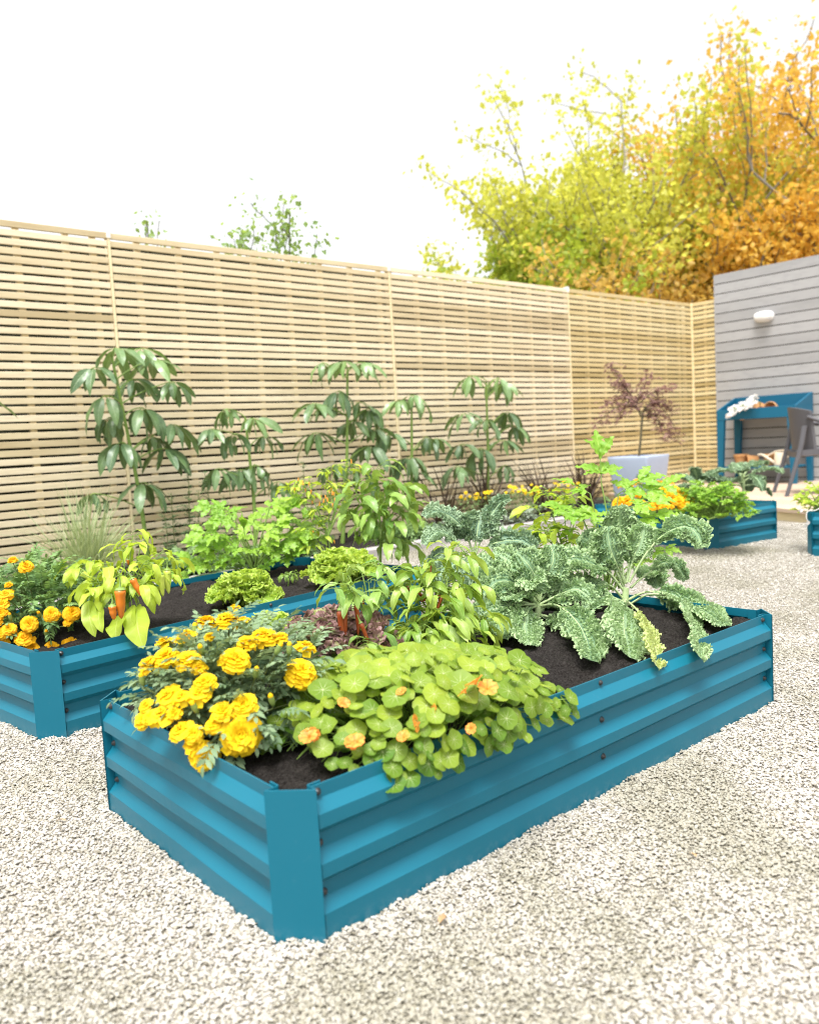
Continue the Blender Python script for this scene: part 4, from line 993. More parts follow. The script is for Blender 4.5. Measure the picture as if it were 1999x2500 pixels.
# ================================================================== NASTURTIUM
nt_ = thing('nasturtium_plant', 'trailing nasturtium with round lime leaves and orange flowers spilling over the front bed', 'nasturtium', (.47, .16, SOIL))
rr = np.random.default_rng(21); lf = MB(); st = MB()
def nleaf(p, n, R, rnd):
    Fm = frame(n); k = 22; th = np.arange(k)*2*PI/k + rr.uniform(0, 6.28); lob = 1+.045*np.cos(th*5+rr.uniform(0, 6))+.03*np.cos(th*9)
    lob[np.argmin(np.abs(np.angle(np.exp(1j*(th-th[0])))))] *= .95
    wv = rr.uniform(-.10, .16); sad = rr.uniform(0, .12); ph = rr.uniform(0, 6)
    rows = []
    for q in (0.001, .3, .62, .88, 1.):
        z = wv*q*q+sad*q*q*np.cos(2*th+ph)+.035*q**2*np.cos(5*th)
        rows.append(p+R*(q*lob[:, None]*(np.cos(th)[:, None]*Fm[:, 0]+np.sin(th)[:, None]*Fm[:, 1])+z[:, None]*Fm[:, 2]))
    A = np.zeros((5, k+1, 3)); A[:, :, 0] = np.array([0, .3, .62, .88, 1.])[:, None]; A[:, :, 1] = np.arange(k+1)/k; A[:, :, 2] = rnd
    X = np.stack(rows); X = np.concatenate([X, X[:, :1]], 1); lf.grid(X, A)
def ntop(x, y):
    """height of the mound over a point of the bed"""
    e = ((x-.425)/.31)**2+((y-.18)/.23)**2
    return SOIL+.145*max(0, 1-e)**.55*(1+.12*math.sin(9*x)+.1*math.sin(13*y+2))
placed = []
def try_leaf(p, R, n):
    for q, r2 in placed:
        if np.linalg.norm(p-q) < .5*(R+r2)*.9: return False
    placed.append((p, R)); return True
cnt = 0
for k in range(16000):
    if cnt > 520: break
    x, y = rr.uniform(.135, .73), (rr.uniform(-.055, .43) if rr.random() < .8 else rr.uniform(-.05, .03))
    R = rr.uniform(.0105, .0255)
    if y < -.012:
        if x < .23 or x > .665 or y < -.032: continue
        z = rr.uniform(.212, .27)-.25*max(0, -.012-y); n = unit(V(rr.normal()*.25, -1.0, .55+rr.normal()*.25)); R *= .85
        if z < .232 and rr.random() < .5: continue
    else:
        zt = ntop(x, y)
        if zt <= SOIL+.01 and ((x-.44)/.33)**2+((y-.18)/.24)**2 > 1.05: continue
        z = zt-rr.uniform(0, .03)+.015
        gx = (x-.44)/.32; gy = (y-.18)/.23
        n = unit(V(gx*.45, gy*.35-.42, 1)+.30*rr.normal(size=3)); R *= 1.12 if z > .3 else .9
    p = V(x, y, z)
    if not try_leaf(p, R, n): continue
    cnt += 1; nleaf(p, n, R, float(np.clip((z-.22)/.16*.5+rr.uniform(-.1, .55), 0, 1)))
    rt_ = V(.47+(x-.47)*.62, max(.06, .17+(y-.17)*.55), SOIL)
    st.tube(bez([rt_, rt_*.45+p*.55+V(0, -.0, .02), p-n*.02, p], 9), .0011, 4, (0, 0, .5), cap=False)
for k in range(240):   # deeper leaves that close the mound
    x, y = rr.uniform(.15, .72), rr.uniform(.0, .37); zt = ntop(x, y)
    if zt < SOIL+.05: continue
    p = V(x, y, SOIL+.02+(zt-SOIL-.05)*rr.random()); nleaf(p, unit(V(0, -.3, 1)+.4*rr.normal(size=3)), rr.uniform(.010, .019), float(rr.uniform(-.2, .25)))
    st.tube(bez([V(x+rr.normal()*.03, max(.03, y+.03), SOIL), p], 4), .001, 4, (0, 0, .5), cap=False)
lf.build('foliage', M['nast'], nt_); st.build('stems', M['stem'], nt_)
m = MB()
for q in range(5):
    az = q*2*PI/5+.3; d = sph(az, 1.0); C = droop(V(0, 0, -.006)+d*.002, d, .025, 1.25, 8)
    blade(m, C, ZUP-d*.8, .0115, lambda t: .14+.86*np.clip((t-.25)/.5, 0, 1)**.9*np.where(t > .8, 1-(t-.8)*2.2, 1), 3, .10, ((.0020, 1.2, 1.5),), .3+.1*q)
nf = m.build('flower', M['nast_f'])
for (px, py, dd, sc, face) in [(1021,1765,0,1.,.9),(1160,1668,-.02,1.15,.4),(1190,1682,-.02,1.1,.6),(1135,1690,-.02,.9,.3),(754,1800,0,1.0,.5),(763,1793,.01,.8,.8),(868,1813,0,1.0,.3),(857,1817,0,.8,.6),(985,1800,0,.7,.3),(838,1718,0,.7,.3),(1060,1735,.02,.7,.4),(1150,1780,0,.6,.3),(980,1690,0,.6,.2)]:
    q = ell_hit(px, py, V(.44, .17, SOIL), V(.34, .245, .165)); q = q+ray(px, py)*dd
    inst(nf, nt_, q, unit(ZUP*(1-face)*.8+unit(CAM-q)*(.15+face)+.45*rr.normal(size=3)), sc*.72, rr.uniform(0, 6))
unlink(nf)

# ================================================================== KALE
def kale_w(t): return np.where(t < .31, .05+.0*t, (.05+np.clip((t-.31)/.18, 0, 1)**.8*.95)*(1+.09*np.sin(t*26.))*np.clip((1.06-t)/.30, 0, 1)**.55)
def kale_leaf(mb, sm, C, ref, W, rnd, rr, nW=7, curl=1., cup=.10):
    n = len(C)
    W = W*.62
    G = blade(mb, C, ref, W, kale_w, nW, cup, ((.16*W*curl, 4.2, 1.6), (.10*W*curl, 9.5, 2.3)), rnd)
    for sd in (-1, 1):
        for f_, w_, lift in ((1., .52, .15), (.97, .46, .8), (.85, .40, 1.2), (.68, .34, 1.1), (.48, .28, 1.25), (.28, .20, 1.3)):
            frill(mb, *G, nW+int(round(sd*f_*nW)), w_*W*rr.uniform(.8, 1.2), .165*W*curl*rr.uniform(.8, 1.2), .0095*(W/.042)**.5, rnd, sd, lift, .32)
    r = np.linspace(.0055, .0008, n)*(W/.06)**.5*np.where(np.linspace(0, 1, n) > .42, .6, 1); sm.tube(C, r, 6, (0, .5, rnd), cap=False)
def kale_plant(label, base, crown, leaves, seed, mats=None, name='kale_plant', W=.062, group='kale plants', nrand=0, rl=(.2, .28), el=(.1, 1.1), dr=(1.0, 2.1), azr=(0, 6.283), curl=1., fill=0, extra=None):
    rr = np.random.default_rng(seed); t = thing(name, label, 'kale', base, group)
    mb = MB(); pale = MB(); sm = MB(); base = np.asarray(base, float); crown = np.asarray(crown, float)
    sm.tube(bez([base-V(0, 0, .02), base*.5+crown*.5, crown], 8), np.linspace(.012, .010, 8), 8, (0, .5, .5))
    for L in leaves:
        P = spline([crown+(q-crown)*0. if q is None else q for q in L['P']], 54)
        kale_leaf(pale if L.get('pale') else mb, sm, P, L['ref'], L.get('W', W), L.get('rnd', float(rr.random())), rr, 8, L.get('curl', curl), L.get('cup', .1))
    for k in range(nrand):
        az = rr.uniform(*azr); e = rr.uniform(*el); d = sph(az, e); Ln = rr.uniform(*rl)
        p0 = base*.3+crown*.7+(crown-base)*.3*rr.uniform(-1, 1)
        C = droop(p0, d, Ln, rr.uniform(*dr)*(1.1-.35*e), 46, 1.0)
        C[:, 2] = np.maximum(C[:, 2], SOIL+.012)
        kale_leaf(mb, sm, C, ZUP*1.0+sph(az, 0)*(-.45), W*rr.uniform(.75, 1.15), float(rr.random()), rr, 7, curl)
    mb.build('foliage', mats or M['kale'], t)
    if pale.n: pale.build('pale_leaf', M['kale_y'], t)
    sm.build('stems', M['kstem'], t)
    return t
Z6 = lambda x, y, d: D(1400+x/3.831, 1200+y/3.831, d)
jb = at(1524, 1478, z=SOIL); jd = depth(jb)
cr = Z6(490, 900, jd)
def lift(p, px, py, h=.02):
    return p if p[2] > SOIL+h else at(px, py, z=SOIL+h)
def J(pts, ref, W=.062, **k): return dict(P=[lift(Z6(x, y, jd+d), 1400+x/3.831, 1200+y/3.831, .02 if i else -1) for i, (x, y, d) in enumerate(pts)], ref=np.asarray(ref, float), W=W, **k)
TC = -FW; UR = unit(RT)
jl = [J([(480,860,.02),(440,600,.08),(425,350,.12),(420,130,.10)], TC*.9+V(0,0,.2), .070),
      J([(500,850,0),(560,620,.01),(620,470,.02),(670,300,.04)], TC, .055, cup=.25),
      J([(520,850,0),(680,580,-.02),(850,400,-.03),(1040,330,-.04),(1150,400,-.06),(1200,530,-.08)], V(0,0,1)+TC*.7, .058),
      J([(530,900,.03),(700,760,.06),(850,670,.08),(960,700,.08),(1050,830,.06)], V(0,0,1)+TC*.5, .040, curl=1.3),
      J([(515,1010,0),(660,945,-.02),(860,950,-.06),(1060,1040,-.10),(1230,1130,-.13),(1400,1260,-.15)], V(0,0,1)+TC*.8, .060),
      J([(520,1060,0),(700,965,-.05),(900,990,-.12),(1060,1130,-.16),(1150,1330,-.20),(1170,1540,-.25)], UR*.6+V(0,0,.6)+TC*.8, .050, rnd=.95),
      J([(490,1020,-.01),(470,1060,-.06),(465,1180,-.11),(480,1360,-.15),(520,1550,-.19)], TC+V(0,0,.25), .070, rnd=.9, cup=.2),
      J([(520,1040,-.01),(600,1120,-.07),(690,1290,-.14),(750,1450,-.20),(765,1620,-.24)], TC+V(0,0,.3)+UR*.3, .042, pale=True, curl=1.2),
      J([(460,1000,0),(340,880,-.03),(180,880,-.06),(0,880,-.08),(-230,900,-.08)], V(0,0,1)+TC*.9, .050),
      J([(470,900,.02),(380,720,.04),(250,560,.05),(140,430,.02)], V(0,0,.7)+TC, .062),
      J([(470,930,0),(330,760,-.02),(170,680,-.05),(0,640,-.06),(-90,720,-.08)], V(0,0,1)+TC*.8, .060),
      J([(460,1030,0),(330,980,-.05),(220,1000,-.09),(110,1090,-.12)], V(0,0,1)+TC*.8, .046),
      J([(480,860,.01),(400,680,-.02),(340,520,-.03),(310,330,-.02)], TC+V(0,0,.3), .062),
      J([(490,860,.03),(520,660,.06),(540,520,.09),(600,330,.14)], TC+V(0,0,.2), .050),
      J([(540,900,.05),(640,800,.12),(740,760,.2),(800,900,.26)], V(0,0,1)+TC*.3, .05),
      J([(470,880,.03),(330,640,.10),(160,480,.14),(60,420,.16)], TC*.7+V(0,0,.6), .065)]
kale_plant('biggest curly kale at the far end of the front bed, pale stalk and arching leaves', jb, cr, jl, 31)
# middle kale: dense blue-green mass left of the big one
hb = at(1310, 1525, z=SOIL); hd_ = depth(hb); HP = lambda x, y, d=0.: lift(D(x, y, hd_+d), x, y)
def HL(pts, ref, W=.058, **k): return dict(P=[HP(*q) for q in pts], ref=np.asarray(ref, float), W=W, **k)
hc = HP(1315, 1475)
up = V(0, 0, 1)+TC*.8
hl = [HL([(1315,1480),(1360,1478,-.05),(1405,1515,-.12),(1430,1560,-.16),(1440,1612,-.19)], TC+V(0,0,.4), .062), HL([(1310,1480),(1290,1490,-.06),(1280,1530,-.12),(1290,1575,-.15)], TC+V(0,0,.3), .058),
      HL([(1305,1478),(1260,1470,-.04),(1225,1510,-.1),(1220,1560,-.12)], up, .058), HL([(1310,1470),(1270,1430),(1220,1420,-.02),(1180,1450,-.05)], up, .06), HL([(1315,1465),(1310,1420,-.01),(1290,1380,-.02),(1260,1350,0)], TC+V(0,0,.4), .06),
      HL([(1318,1465),(1330,1410),(1350,1370,.0),(1345,1330,.02)], TC+V(0,0,.3), .055), HL([(1315,1470),(1250,1440),(1190,1390,.02),(1140,1380,.03)], up, .06), HL([(1318,1475),(1370,1450),(1410,1440,-.03),(1450,1470,-.06)], up, .045), HL([(1315,1470),(1345,1440,.05),(1390,1420,.08)], up, .05),
      HL([(1312,1475),(1240,1480,-.06),(1180,1500,-.1),(1160,1540,-.12)], up, .055), HL([(1312,1470),(1290,1420,.03),(1240,1370,.06),(1200,1350,.08)], up, .06), HL([(1316,1470),(1300,1440,-.04),(1300,1420,-.08),(1330,1410,-.11)], up, .05)]
kale_plant('dense blue-green curly kale in the middle of the front bed, leaves drooping to the soil', hb, hc, hl, 32, nrand=12, rl=(.12, .19), el=(.15, 1.0))
gb = at(1170, 1465, z=SOIL); gd = depth(gb)+.06; GP = lambda x, y, d=0.: lift(D(x, y, gd+d), x, y)
def GL(pts, ref, W=.055, **k): return dict(P=[GP(*q) for q in pts], ref=np.asarray(ref, float), W=W, **k)
gl = [GL([(1155,1360),(1140,1310),(1110,1270),(1070,1250,-.02),(1035,1262,-.05)], up, .048), GL([(1158,1350),(1165,1300),(1172,1250,.03)], TC+V(0,0,.2), .075, cup=.35), GL([(1160,1355),(1185,1290),(1215,1235,.02),(1245,1215,0)], TC*.6+V(0,0,.8), .045), GL([(1155,1350),(1135,1300,.02),(1110,1260,.05)], TC+V(0,0,.3), .055),
      GL([(1150,1370),(1110,1320,-.03),(1070,1300,-.06),(1035,1330,-.1)], up, .045, rnd=1.), GL([(1160,1370),(1200,1330,-.04),(1260,1320,-.06),(1310,1340,-.08)], up, .06), GL([(1160,1380),(1220,1350,-.06),(1270,1370,-.12),(1290,1420,-.15)], up, .065), GL([(1155,1385),(1130,1370,-.08),(1095,1390,-.14),(1075,1430,-.18)], up, .062),
      GL([(1155,1390),(1160,1380,-.1),(1170,1410,-.2),(1185,1470,-.25)], TC+V(0,0,.5), .07), GL([(1160,1380),(1240,1330,.02),(1320,1310,.05)], up, .055), GL([(1155,1385),(1110,1350,-.05),(1060,1390,-.1),(1035,1440,-.1)], up, .055), GL([(1160,1380),(1210,1390,-.1),(1240,1420,-.18),(1250,1470,-.2)], up, .06)]
kale_plant('tall kale behind the chillies in the front bed, below the border daisies', gb, GP(1157, 1365), gl, 33, M['kale_d'])
for (px, py, seed, lab, dz, sc) in [(1705, 1225, 41, 'dark curly kale at the back left of the small bed behind the parsley', .20, 1.), (1815, 1222, 42, 'dark curly kale at the back right of the small bed, below the watering can', .32, 1.)]:
    kb = at(px, py, z=SOIL)
    kale_plant(lab, kb, kb+V(0, 0, dz*.6), [], seed, M['kale_d'], nrand=15, rl=(.20, .30), el=(.25, 1.25), dr=(1.2, 2.2), W=.066)

# ================================================================== LETTUCE
def let_w(t): return np.clip(t, 0, 1)**.75*np.clip((1.04-t)/.22, 0, 1)**.5*1.02
def lettuce(label, base, R, mat, seed, n=26, h=1., name='lettuce', curl=1.):
    rr = np.random.default_rng(seed); t = thing(name, label, 'lettuce', base, 'lettuces in the raised beds'); mb = MB(); base = np.asarray(base, float)
    for k in range(n):
        f = k/(n-1); az = k*2.399+rr.normal()*.2; e = .55+.95*f+rr.normal()*.10; L = R*(1.05-.15*f)*rr.uniform(.85, 1.1)
        C = droop(base+sph(az, 0)*R*.06*(1-f)+V(0, 0, -.01), sph(az, e)*V(1, 1, h), L*1.12, (.75+.6*rr.random())*(1.1-.55*f), 34, 1.8)
        W = R*.40*rr.uniform(.85, 1.1)
        rn_ = float(np.clip(.2+.6*f+.3*rr.normal(), 0, 1))
        G = blade(mb, C, ZUP-sph(az, 0)*.8*math.sin(e)-.01, W, let_w, 7, .28, ((.085*W*curl*2, 3.5, 1.8), (.11*W*curl, 8.5, 3.)), rn_)
        for sd in (-1, 1):
            for f_, w_, lift in ((1., .34, .3), (.86, .30, 1.0), (.6, .22, 1.2)): frill(mb, *G, 7+int(round(sd*f_*7)), w_*W*rr.uniform(.8, 1.2), .13*W*curl, .011, rn_, sd, lift, .42)
    mb.build('leaves', mat, t); return t
lettuce('red-tinged curly lettuce between the marigold and the hanging red chillies', at(815, 1640, z=SOIL-.005), .158, M['redlet'], 51, 32, 1.4, 'red_lettuce', 1.2)
lettuce('small bright green lettuce half hidden behind the yellow marigold flowers', at(655, 1580, z=SOIL), .10, M['lettuce'], 52, 24, 1.35)
lettuce('green curly lettuce in front of the celery, near the front rim of the fence-side bed', at(600, 1478, z=SOIL), .130, M['lettuce'], 53, 32, 1.35, 'lettuce', 1.2)
lettuce('green curly lettuce below the small-fruited chilli at the far end of its bed', at(842, 1428, z=SOIL), .145, M['lettuce'], 54, 32, 1.45, 'lettuce', 1.2)

# ================================================================== CELERY, PARSLEY
def celery_w(t):
    env = (.10+.90*np.clip(t/.58, 0, 1)**1.3)*np.clip((1.0-t)/.42, 0, 1)**.85
    return env*(1-.52*((t*4.6) % 1.)*np.clip(t*3-.9, 0, 1))
def celery_leaf(mb, st, base, hub, dout, S_, rnd, rr, nrm):
    """compound leaf: petiole base->hub, a top leaflet of three lobes and side pairs"""
    mid = base*.5+hub*.5+V(0, 0, .03); C = bez([base, mid, hub], 10); st.tube(C, np.linspace(.0042, .0024, 10), 6, (0, .5, .5), cap=False)
    dout = unit(dout); sd = unit(np.cross(dout, nrm)); tip = hub+dout*S_*.75
    st.tube(np.array([hub, (hub+tip)/2, tip]), .0016, 5, (0, .5, .5), cap=False)
    for (p, d0, s) in ((tip, dout, 1.), (hub+dout*S_*.30, unit(dout*.55+sd), .85), (hub+dout*S_*.30, unit(dout*.55-sd), .85)):
        for q, (a, l, w) in enumerate(((0, 1.05, .27), (.70, .84, .23), (-.70, .84, .23))):
            d = unit(rot_about(d0, nrm, a)+.08*rr.normal(size=3)); L = S_*s*l*.95
            C2 = droop(p-d*.004+nrm*.0012*q, d, L, rr.uniform(.35, .9), 34)
            blade(mb, C2, nrm+.15*rr.normal(size=3), S_*s*w, celery_w, 2, .18, ((.03*S_, 3.3, 1.5),), rnd)
def celery(label, base, hubs, dp, S_, seed, mat=None, name='celery_plant', extra=0):
    rr = np.random.default_rng(seed); t = thing(name, label, 'celery', base, None); mb = MB(); st = MB(); base = np.asarray(base, float)
    for (px, py, dd, s) in hubs:
        h = D(px, py, dp+dd); o = h-base; o[2] = 0; o = unit(o+.02*rr.normal(size=3))
        dout = unit(o*.9+ZUP*.35+.2*rr.normal(size=3)-FW*.1); nrm = unit(ZUP*.75+(CAM-h)*.35/np.linalg.norm(CAM-h)*1.2+.15*rr.normal(size=3))
        celery_leaf(mb, st, base+.012*rr.normal(size=3)*V(1, 1, 0), h, dout, S_*s, float(rr.random()), rr, nrm)
    for k in range(extra):
        az = rr.uniform(0, 6.28); h = base+sph(az, rr.uniform(.5, 1.2))*rr.uniform(.12, .24); celery_leaf(mb, st, base, h, sph(az, .3), S_*rr.uniform(.6, .9), float(rr.random()), rr, unit(ZUP+.3*rr.normal(size=3)))
    mb.build('foliage', mat or M['celery'], t); st.build('stalks', M['stem'], t); return t
cb = at(1490, 1440, z=SOIL); cdp = depth(cb)
celery('tall bright green celery standing behind the biggest kale', cb, [(1468,1180,.02,1.1),(1440,1205,.0,.8),(1510,1205,.03,1.),(1570,1205,0,.85),(1550,1270,-.03,.9),(1420,1262,-.02,.9),(1455,1262,-.04,.9),(1535,1240,-.05,.9),(1590,1350,0,.6),(1540,1380,-.02,.6),(1410,1300,.05,.7)], cdp, .108, 61)
ob_ = at(622, 1402, z=SOIL); odp = depth(ob_)
rr = np.random.default_rng(5)
hubs = [(555,1245,.0,.9),(575,1270,-.02,.8),(660,1235,0,1.),(640,1260,.02,.8),(545,1300,-.05,1.),(600,1320,-.05,.9),(520,1340,-.05,.8),(680,1280,0,1.),(720,1300,0,1.),(740,1320,0,.8),(640,1310,-.05,1.),(690,1320,-.05,.9),(585,1350,-.05,.8),(500,1390,-.05,.9),(470,1410,-.05,.8),(520,1375,-.02,.8),(730,1350,-.02,.7),(660,1350,-.04,.8),(610,1290,.04,.9),(700,1330,.05,.9),(570,1320,.03,1.),(630,1345,-.03,.9),(665,1310,.03,1.),(535,1350,.02,.9),(715,1290,.05,.9),(600,1365,-.02,.8),(690,1370,-.02,.8),(590,1250,.05,1.),(640,1385,-.05,.7),(560,1380,-.03,.8)]
celery('leafy green celery at the middle of the fence-side bed behind a lettuce', ob_, hubs, odp, .108, 62, extra=4)
# parsley in the small bed and the cut-off plant of the last bed
def herb_bush(label, base, r, mat, seed, n, name, S_=.05, group=None):
    rr = np.random.default_rng(seed); t = thing(name, label, 'herb', base, group); mb = MB(); st = MB(); base = np.asarray(base, float)
    for k in range(n):
        az = rr.uniform(0, 6.28); e = math.asin(rr.uniform(.05, 1)); h = base+sph(az, e)*np.asarray(r)*rr.uniform(.65, 1.); celery_leaf(mb, st, base+.05*rr.normal(size=3)*V(1, 1, 0), h, sph(az, .3), S_*rr.uniform(.7, 1.2), float(rr.random()), rr, unit(ZUP+.5*sph(az, 0)+.3*rr.normal(size=3)))
    mb.build('foliage', mat, t); st.build('stalks', M['stem'], t); return t
herb_bush('bright green parsley bush filling the near corner of the small bed', at(1738, 1262, z=SOIL), (.17, .25, .21), M['celery'], 63, 170, 'parsley_plant', .05)
herb_bush('pale yellow-green leafy plant in the cut-off bed at the photo edge', at(2015, 1255, z=SOIL), (.14, .16, .20), M['pepper_y'], 64, 40, 'leafy_plant', .05)
t = thing('wire_string', 'thin pale wire with small white tags hanging over the rim of the cut-off bed', 'wire string', D(1975, 1250, 4.55))
m = MB(); dp = 4.5
m.tube(spline([D(2005, 1238, dp), D(1990, 1246, dp-.02), D(1972, 1248, dp-.03), D(1968, 1262, dp-.04), D(1972, 1275, dp-.04)], 20), .0022, 5); m.build('wire', M['wire'], t)
for (px, py, ax) in ((1960, 1247, V(.3, .8, .1)), (1974, 1271, V(.2, .4, -.6)), (1969, 1279, V(.3, .5, -.5))):
    m = MB(); C = droop(D(px, py, dp-.05), unit(ax), .03, .5, 7); blade(m, C, -FW, .012, ellip, 2, .2); m.build('tag', M['white'], t)

# ================================================================== PEPPER PLANTS
def petal_leaf(mb, st, node, d, L, rr, W=.42, rnd=.5, hang=1.2, pet=.4, ref=None):
    Cp = droop(node, d, L*pet, .5, 5); st.tube(Cp, .0011, 4, (0, .5, .4), cap=False)
    d2 = unit(Cp[-1]-Cp[-2]); C = droop(Cp[-1], d2, L, hang, 11, .8)
    blade(mb, C, (ZUP+.35*rr.normal(size=3)) if ref is None else ref, L*W*.5, ovate, 3, .22, (), rnd, .16)
def pepper_fruit(L, R, mat, bend=.3, calyx=True):
    m = MB(); n = 16; t = np.linspace(0, 1, n); P = np.stack([bend*L*(t**2)*.5, 0*t, -t*L], 1)
    r = R*np.clip(np.minimum(t/.08, 1), 0, 1)**.5*(1-.15*t-.45*t**2.2)*np.clip((1-t)/.12, 0.02, 1)**.5*(1+.05*np.sin(t*14)); m.tube(P, np.maximum(r, .0004), 12, (0, 0, .5)); f = m.build('pepper', mat)
    c = MB(); c.tube([(0, 0, .028), (.002, 0, .012), (0, 0, .002)], [.0018, .0022, .0042], 6); c.lathe([(.0042, .003), (R*.75, .0005), (R*.98, -R*.22)], 10); q = c.build('pepper_stalk', M['stem']); q.parent = f
    return f
def pepper(label, base, nodes, mat, seed, L=(.05, .085), W=.45, fruits=(), per=7, hang=(.7, 1.6), name='pepper_plant', stemr=.004, mats=None, spread=.03, group=None, cat='pepper plant', upf=.3):
    """nodes: world points of the shoot tips; each gets a stem and a tuft of drooping leaves"""
    rr = np.random.default_rng(seed); base = np.asarray(base, float); t = thing(name, label, cat, base, group); mb = MB(); st = MB()
    fork = base+V(0, 0, .3)*0+(np.mean(nodes, 0)-base)*V(.3, .3, .45)
    st.tube(bez([base-V(0, 0, .01), base*.5+fork*.5+.005*rr.normal(size=3), fork], 8), np.linspace(stemr*1.2, stemr, 8), 7, (0, .5, .4), cap=False)
    for nd in nodes:
        C = bez([fork, fork*.5+nd*.5+V(0, 0, .02)+.01*rr.normal(size=3), nd], 10); st.tube(C, np.linspace(stemr*.75, .0012, 10), 5, (0, .5, .4), cap=False)
        o = nd-base; o[2] = 0; o = unit(o+1e-4)
        for k in range(per):
            i = 9 if k < per*.6 else int(rr.integers(3, 9)); az = k*2.4+rr.normal()*.3
            d = unit(sph(az, rr.uniform(-.1, .7))+o*.35+ZUP*upf*rr.random())
            Lk = rr.uniform(*L)*(.65 if k < 2 else 1.); petal_leaf(mb, st, C[i]+spread*.2*rr.normal(size=3), d, Lk, rr, W, float(rr.random()), rr.uniform(*hang))
    mb.build('foliage', mat, t); st.build('stems', M['stem'], t)
    for (fm, p, ax, sc, sp_) in fruits:
        inst(fm, t, p, ax, sc, sp_)
    return t
def PX(lst, d): return [D(q[0], q[1], d+(q[2] if len(q) > 2 else 0)) for q in lst]
F_bell = pepper_fruit(.075, .0135, M['opep'], .12); F_small = pepper_fruit(.036, .010, M['opep'], .1); F_green = pepper_fruit(.085, .013, M['gpep'], .1); F_red = pepper_fruit(.095, .0078, M['chili'], .25); F_tiny = pepper_fruit(.020, .0034, M['tiny'], .1); F_gr2 = pepper_fruit(.05, .012, M['pepper_g'], .1)
# bed 2: yellow-green pepper with orange fruit
nb = at(318, 1545, z=SOIL); nd = depth(nb)
rr = np.random.default_rng(8)
F = [(F_bell, D(293, 1437, nd-.19), ZUP+V(.05, .0, 0), 1.2, 2.6), (F_small, D(274, 1478, nd-.20), ZUP, 1.2, 1.), (F_bell, D(322, 1412, nd-.14), V(-.35, .3, 1), .8, 3.9), (F_green, D(392, 1400, nd-.05), ZUP, .85, 0), (F_green, D(408, 1390, nd-.02), ZUP+V(.1, .1, 0), .9, 2), (F_green, D(196, 1397, nd), unit(V(-.75, .3, .75)), .85, 1), (F_small, D(184, 1385, nd+.05), ZUP, .6, 1), (F_small, D(312, 1366, nd), ZUP, .5, 1)]
pepper('yellow-green pepper plant with orange peppers hanging over the rim of the fence-side bed', nb, PX([(325,1305,.02),(345,1330),(300,1345,-.02),(390,1355),(415,1370,.02),(350,1375,-.06),(400,1400,-.03),(270,1385,-.05),(225,1375,.0),(200,1400,-.03),(245,1420,-.07),(290,1405,-.10),(340,1420,-.09),(185,1380,.05),(215,1440,-.08)], nd), M['pepper_y'], 71, (.05, .095), .5, F, 8, (.9, 1.8), stemr=.0055)
# a few big drooping front leaves
t_ = [o for o in COL.objects if o.get('label', '').startswith('yellow-green pepper plant with orange')][0]
mb = MB(); st = MB()
for (a, b, dd, L, w) in (((334,1482), (350,1584), -.18, 1, .056), ((292,1500), (284,1562), -.16, 1, .046), ((217,1466), (233,1556), -.14, 1, .032), ((243,1478), (251,1545), -.15, 1, .026), ((322,1478), (322,1550), -.15, 1, .034), ((365,1420), (378,1500), -.08, 1, .024), ((385,1440), (372,1495), -.06, 1, .02), ((228,1470), (205,1530), -.12, 1, .022), ((340,1475), (335,1550), -.15, 1, .028)):
    p0, p1 = D(*a, nd+dd*.6), D(*b, nd+dd); C = bez([p0, p0*.55+p1*.45-FW*.035, p1], 14)
    blade(mb, C, -FW+.25*rr.normal(size=3)+V(0, 0, .3), w, ovate, 3, .15, (), float(rr.uniform(.4, 1)), .12)
    st.tube(bez([D(a[0]*.3+310*.7, a[1]-40, nd-.03), p0+V(0, 0, .02), p0], 6), .0013, 4, (0, .5, .4), cap=False)
mb.build('drooping_leaves', M['pepper_y'], t_); st.build('leaf_stalks', M['stem'], t_)
# bed 2: small orange chilli plant
rb = at(812, 1395, z=SOIL); rd = depth(rb)+.02
rn = PX([(715,1190),(735,1175,.02),(755,1200,-.02),(790,1150,.02),(820,1140,.02),(850,1135),(800,1185),(830,1195),(770,1245,-.02),(810,1235),(700,1195,0),(750,1290,-.03),(850,1180,.03),(870,1150,.02),(760,1330,-.03)], rd)
F = [(F_tiny, D(px, py, rd-.03), unit(V(U_(-.2, .2), U_(-.2, .2), -1 if U_(0, 1) < .45 else 1)), U_(.7, 1.15), U_(0, 6)) for px, py in [(760,1195),(772,1205),(784,1208),(795,1218),(808,1190),(812,1210),(815,1200),(800,1225),(780,1236),(790,1228),(818,1215),(758,1300),(764,1295),(815,1318),(740,1185),(745,1192),(720,1190),(805,1205),(762,1222),(728,1175),(880,1145),(858,1132),(755,1176),(812,1228)]]
pepper('yellowing chilli plant dotted with tiny orange fruit, behind the far lettuce', rb, rn, M['pepper_y'], 72, (.034, .064), .42, F, 12, (.3, 1.2), name='chilli_plant', stemr=.004, cat='chilli plant')
# bed 2: big-leaf green pepper at the far end
sb = at(930, 1398, z=SOIL); sd_ = depth(sb)
F = [(F_gr2, D(925, 1290, sd_-.06), ZUP, .9, 0)]
pepper('tall dark green pepper plant with large hanging leaves at the far end of its bed', sb, PX([(920,1150),(900,1180,-.02),(950,1180),(985,1195,.02),(870,1215,-.03),(940,1220,-.05),(1000,1230),(910,1250,-.06),(860,1260,-.04),(975,1260,-.02),(930,1200,.03),(955,1340,-.02),(975,1330,0)], sd_), M['pepper_g'], 73, (.07, .125), .5, F, 10, (1.0, 1.9), stemr=.006)
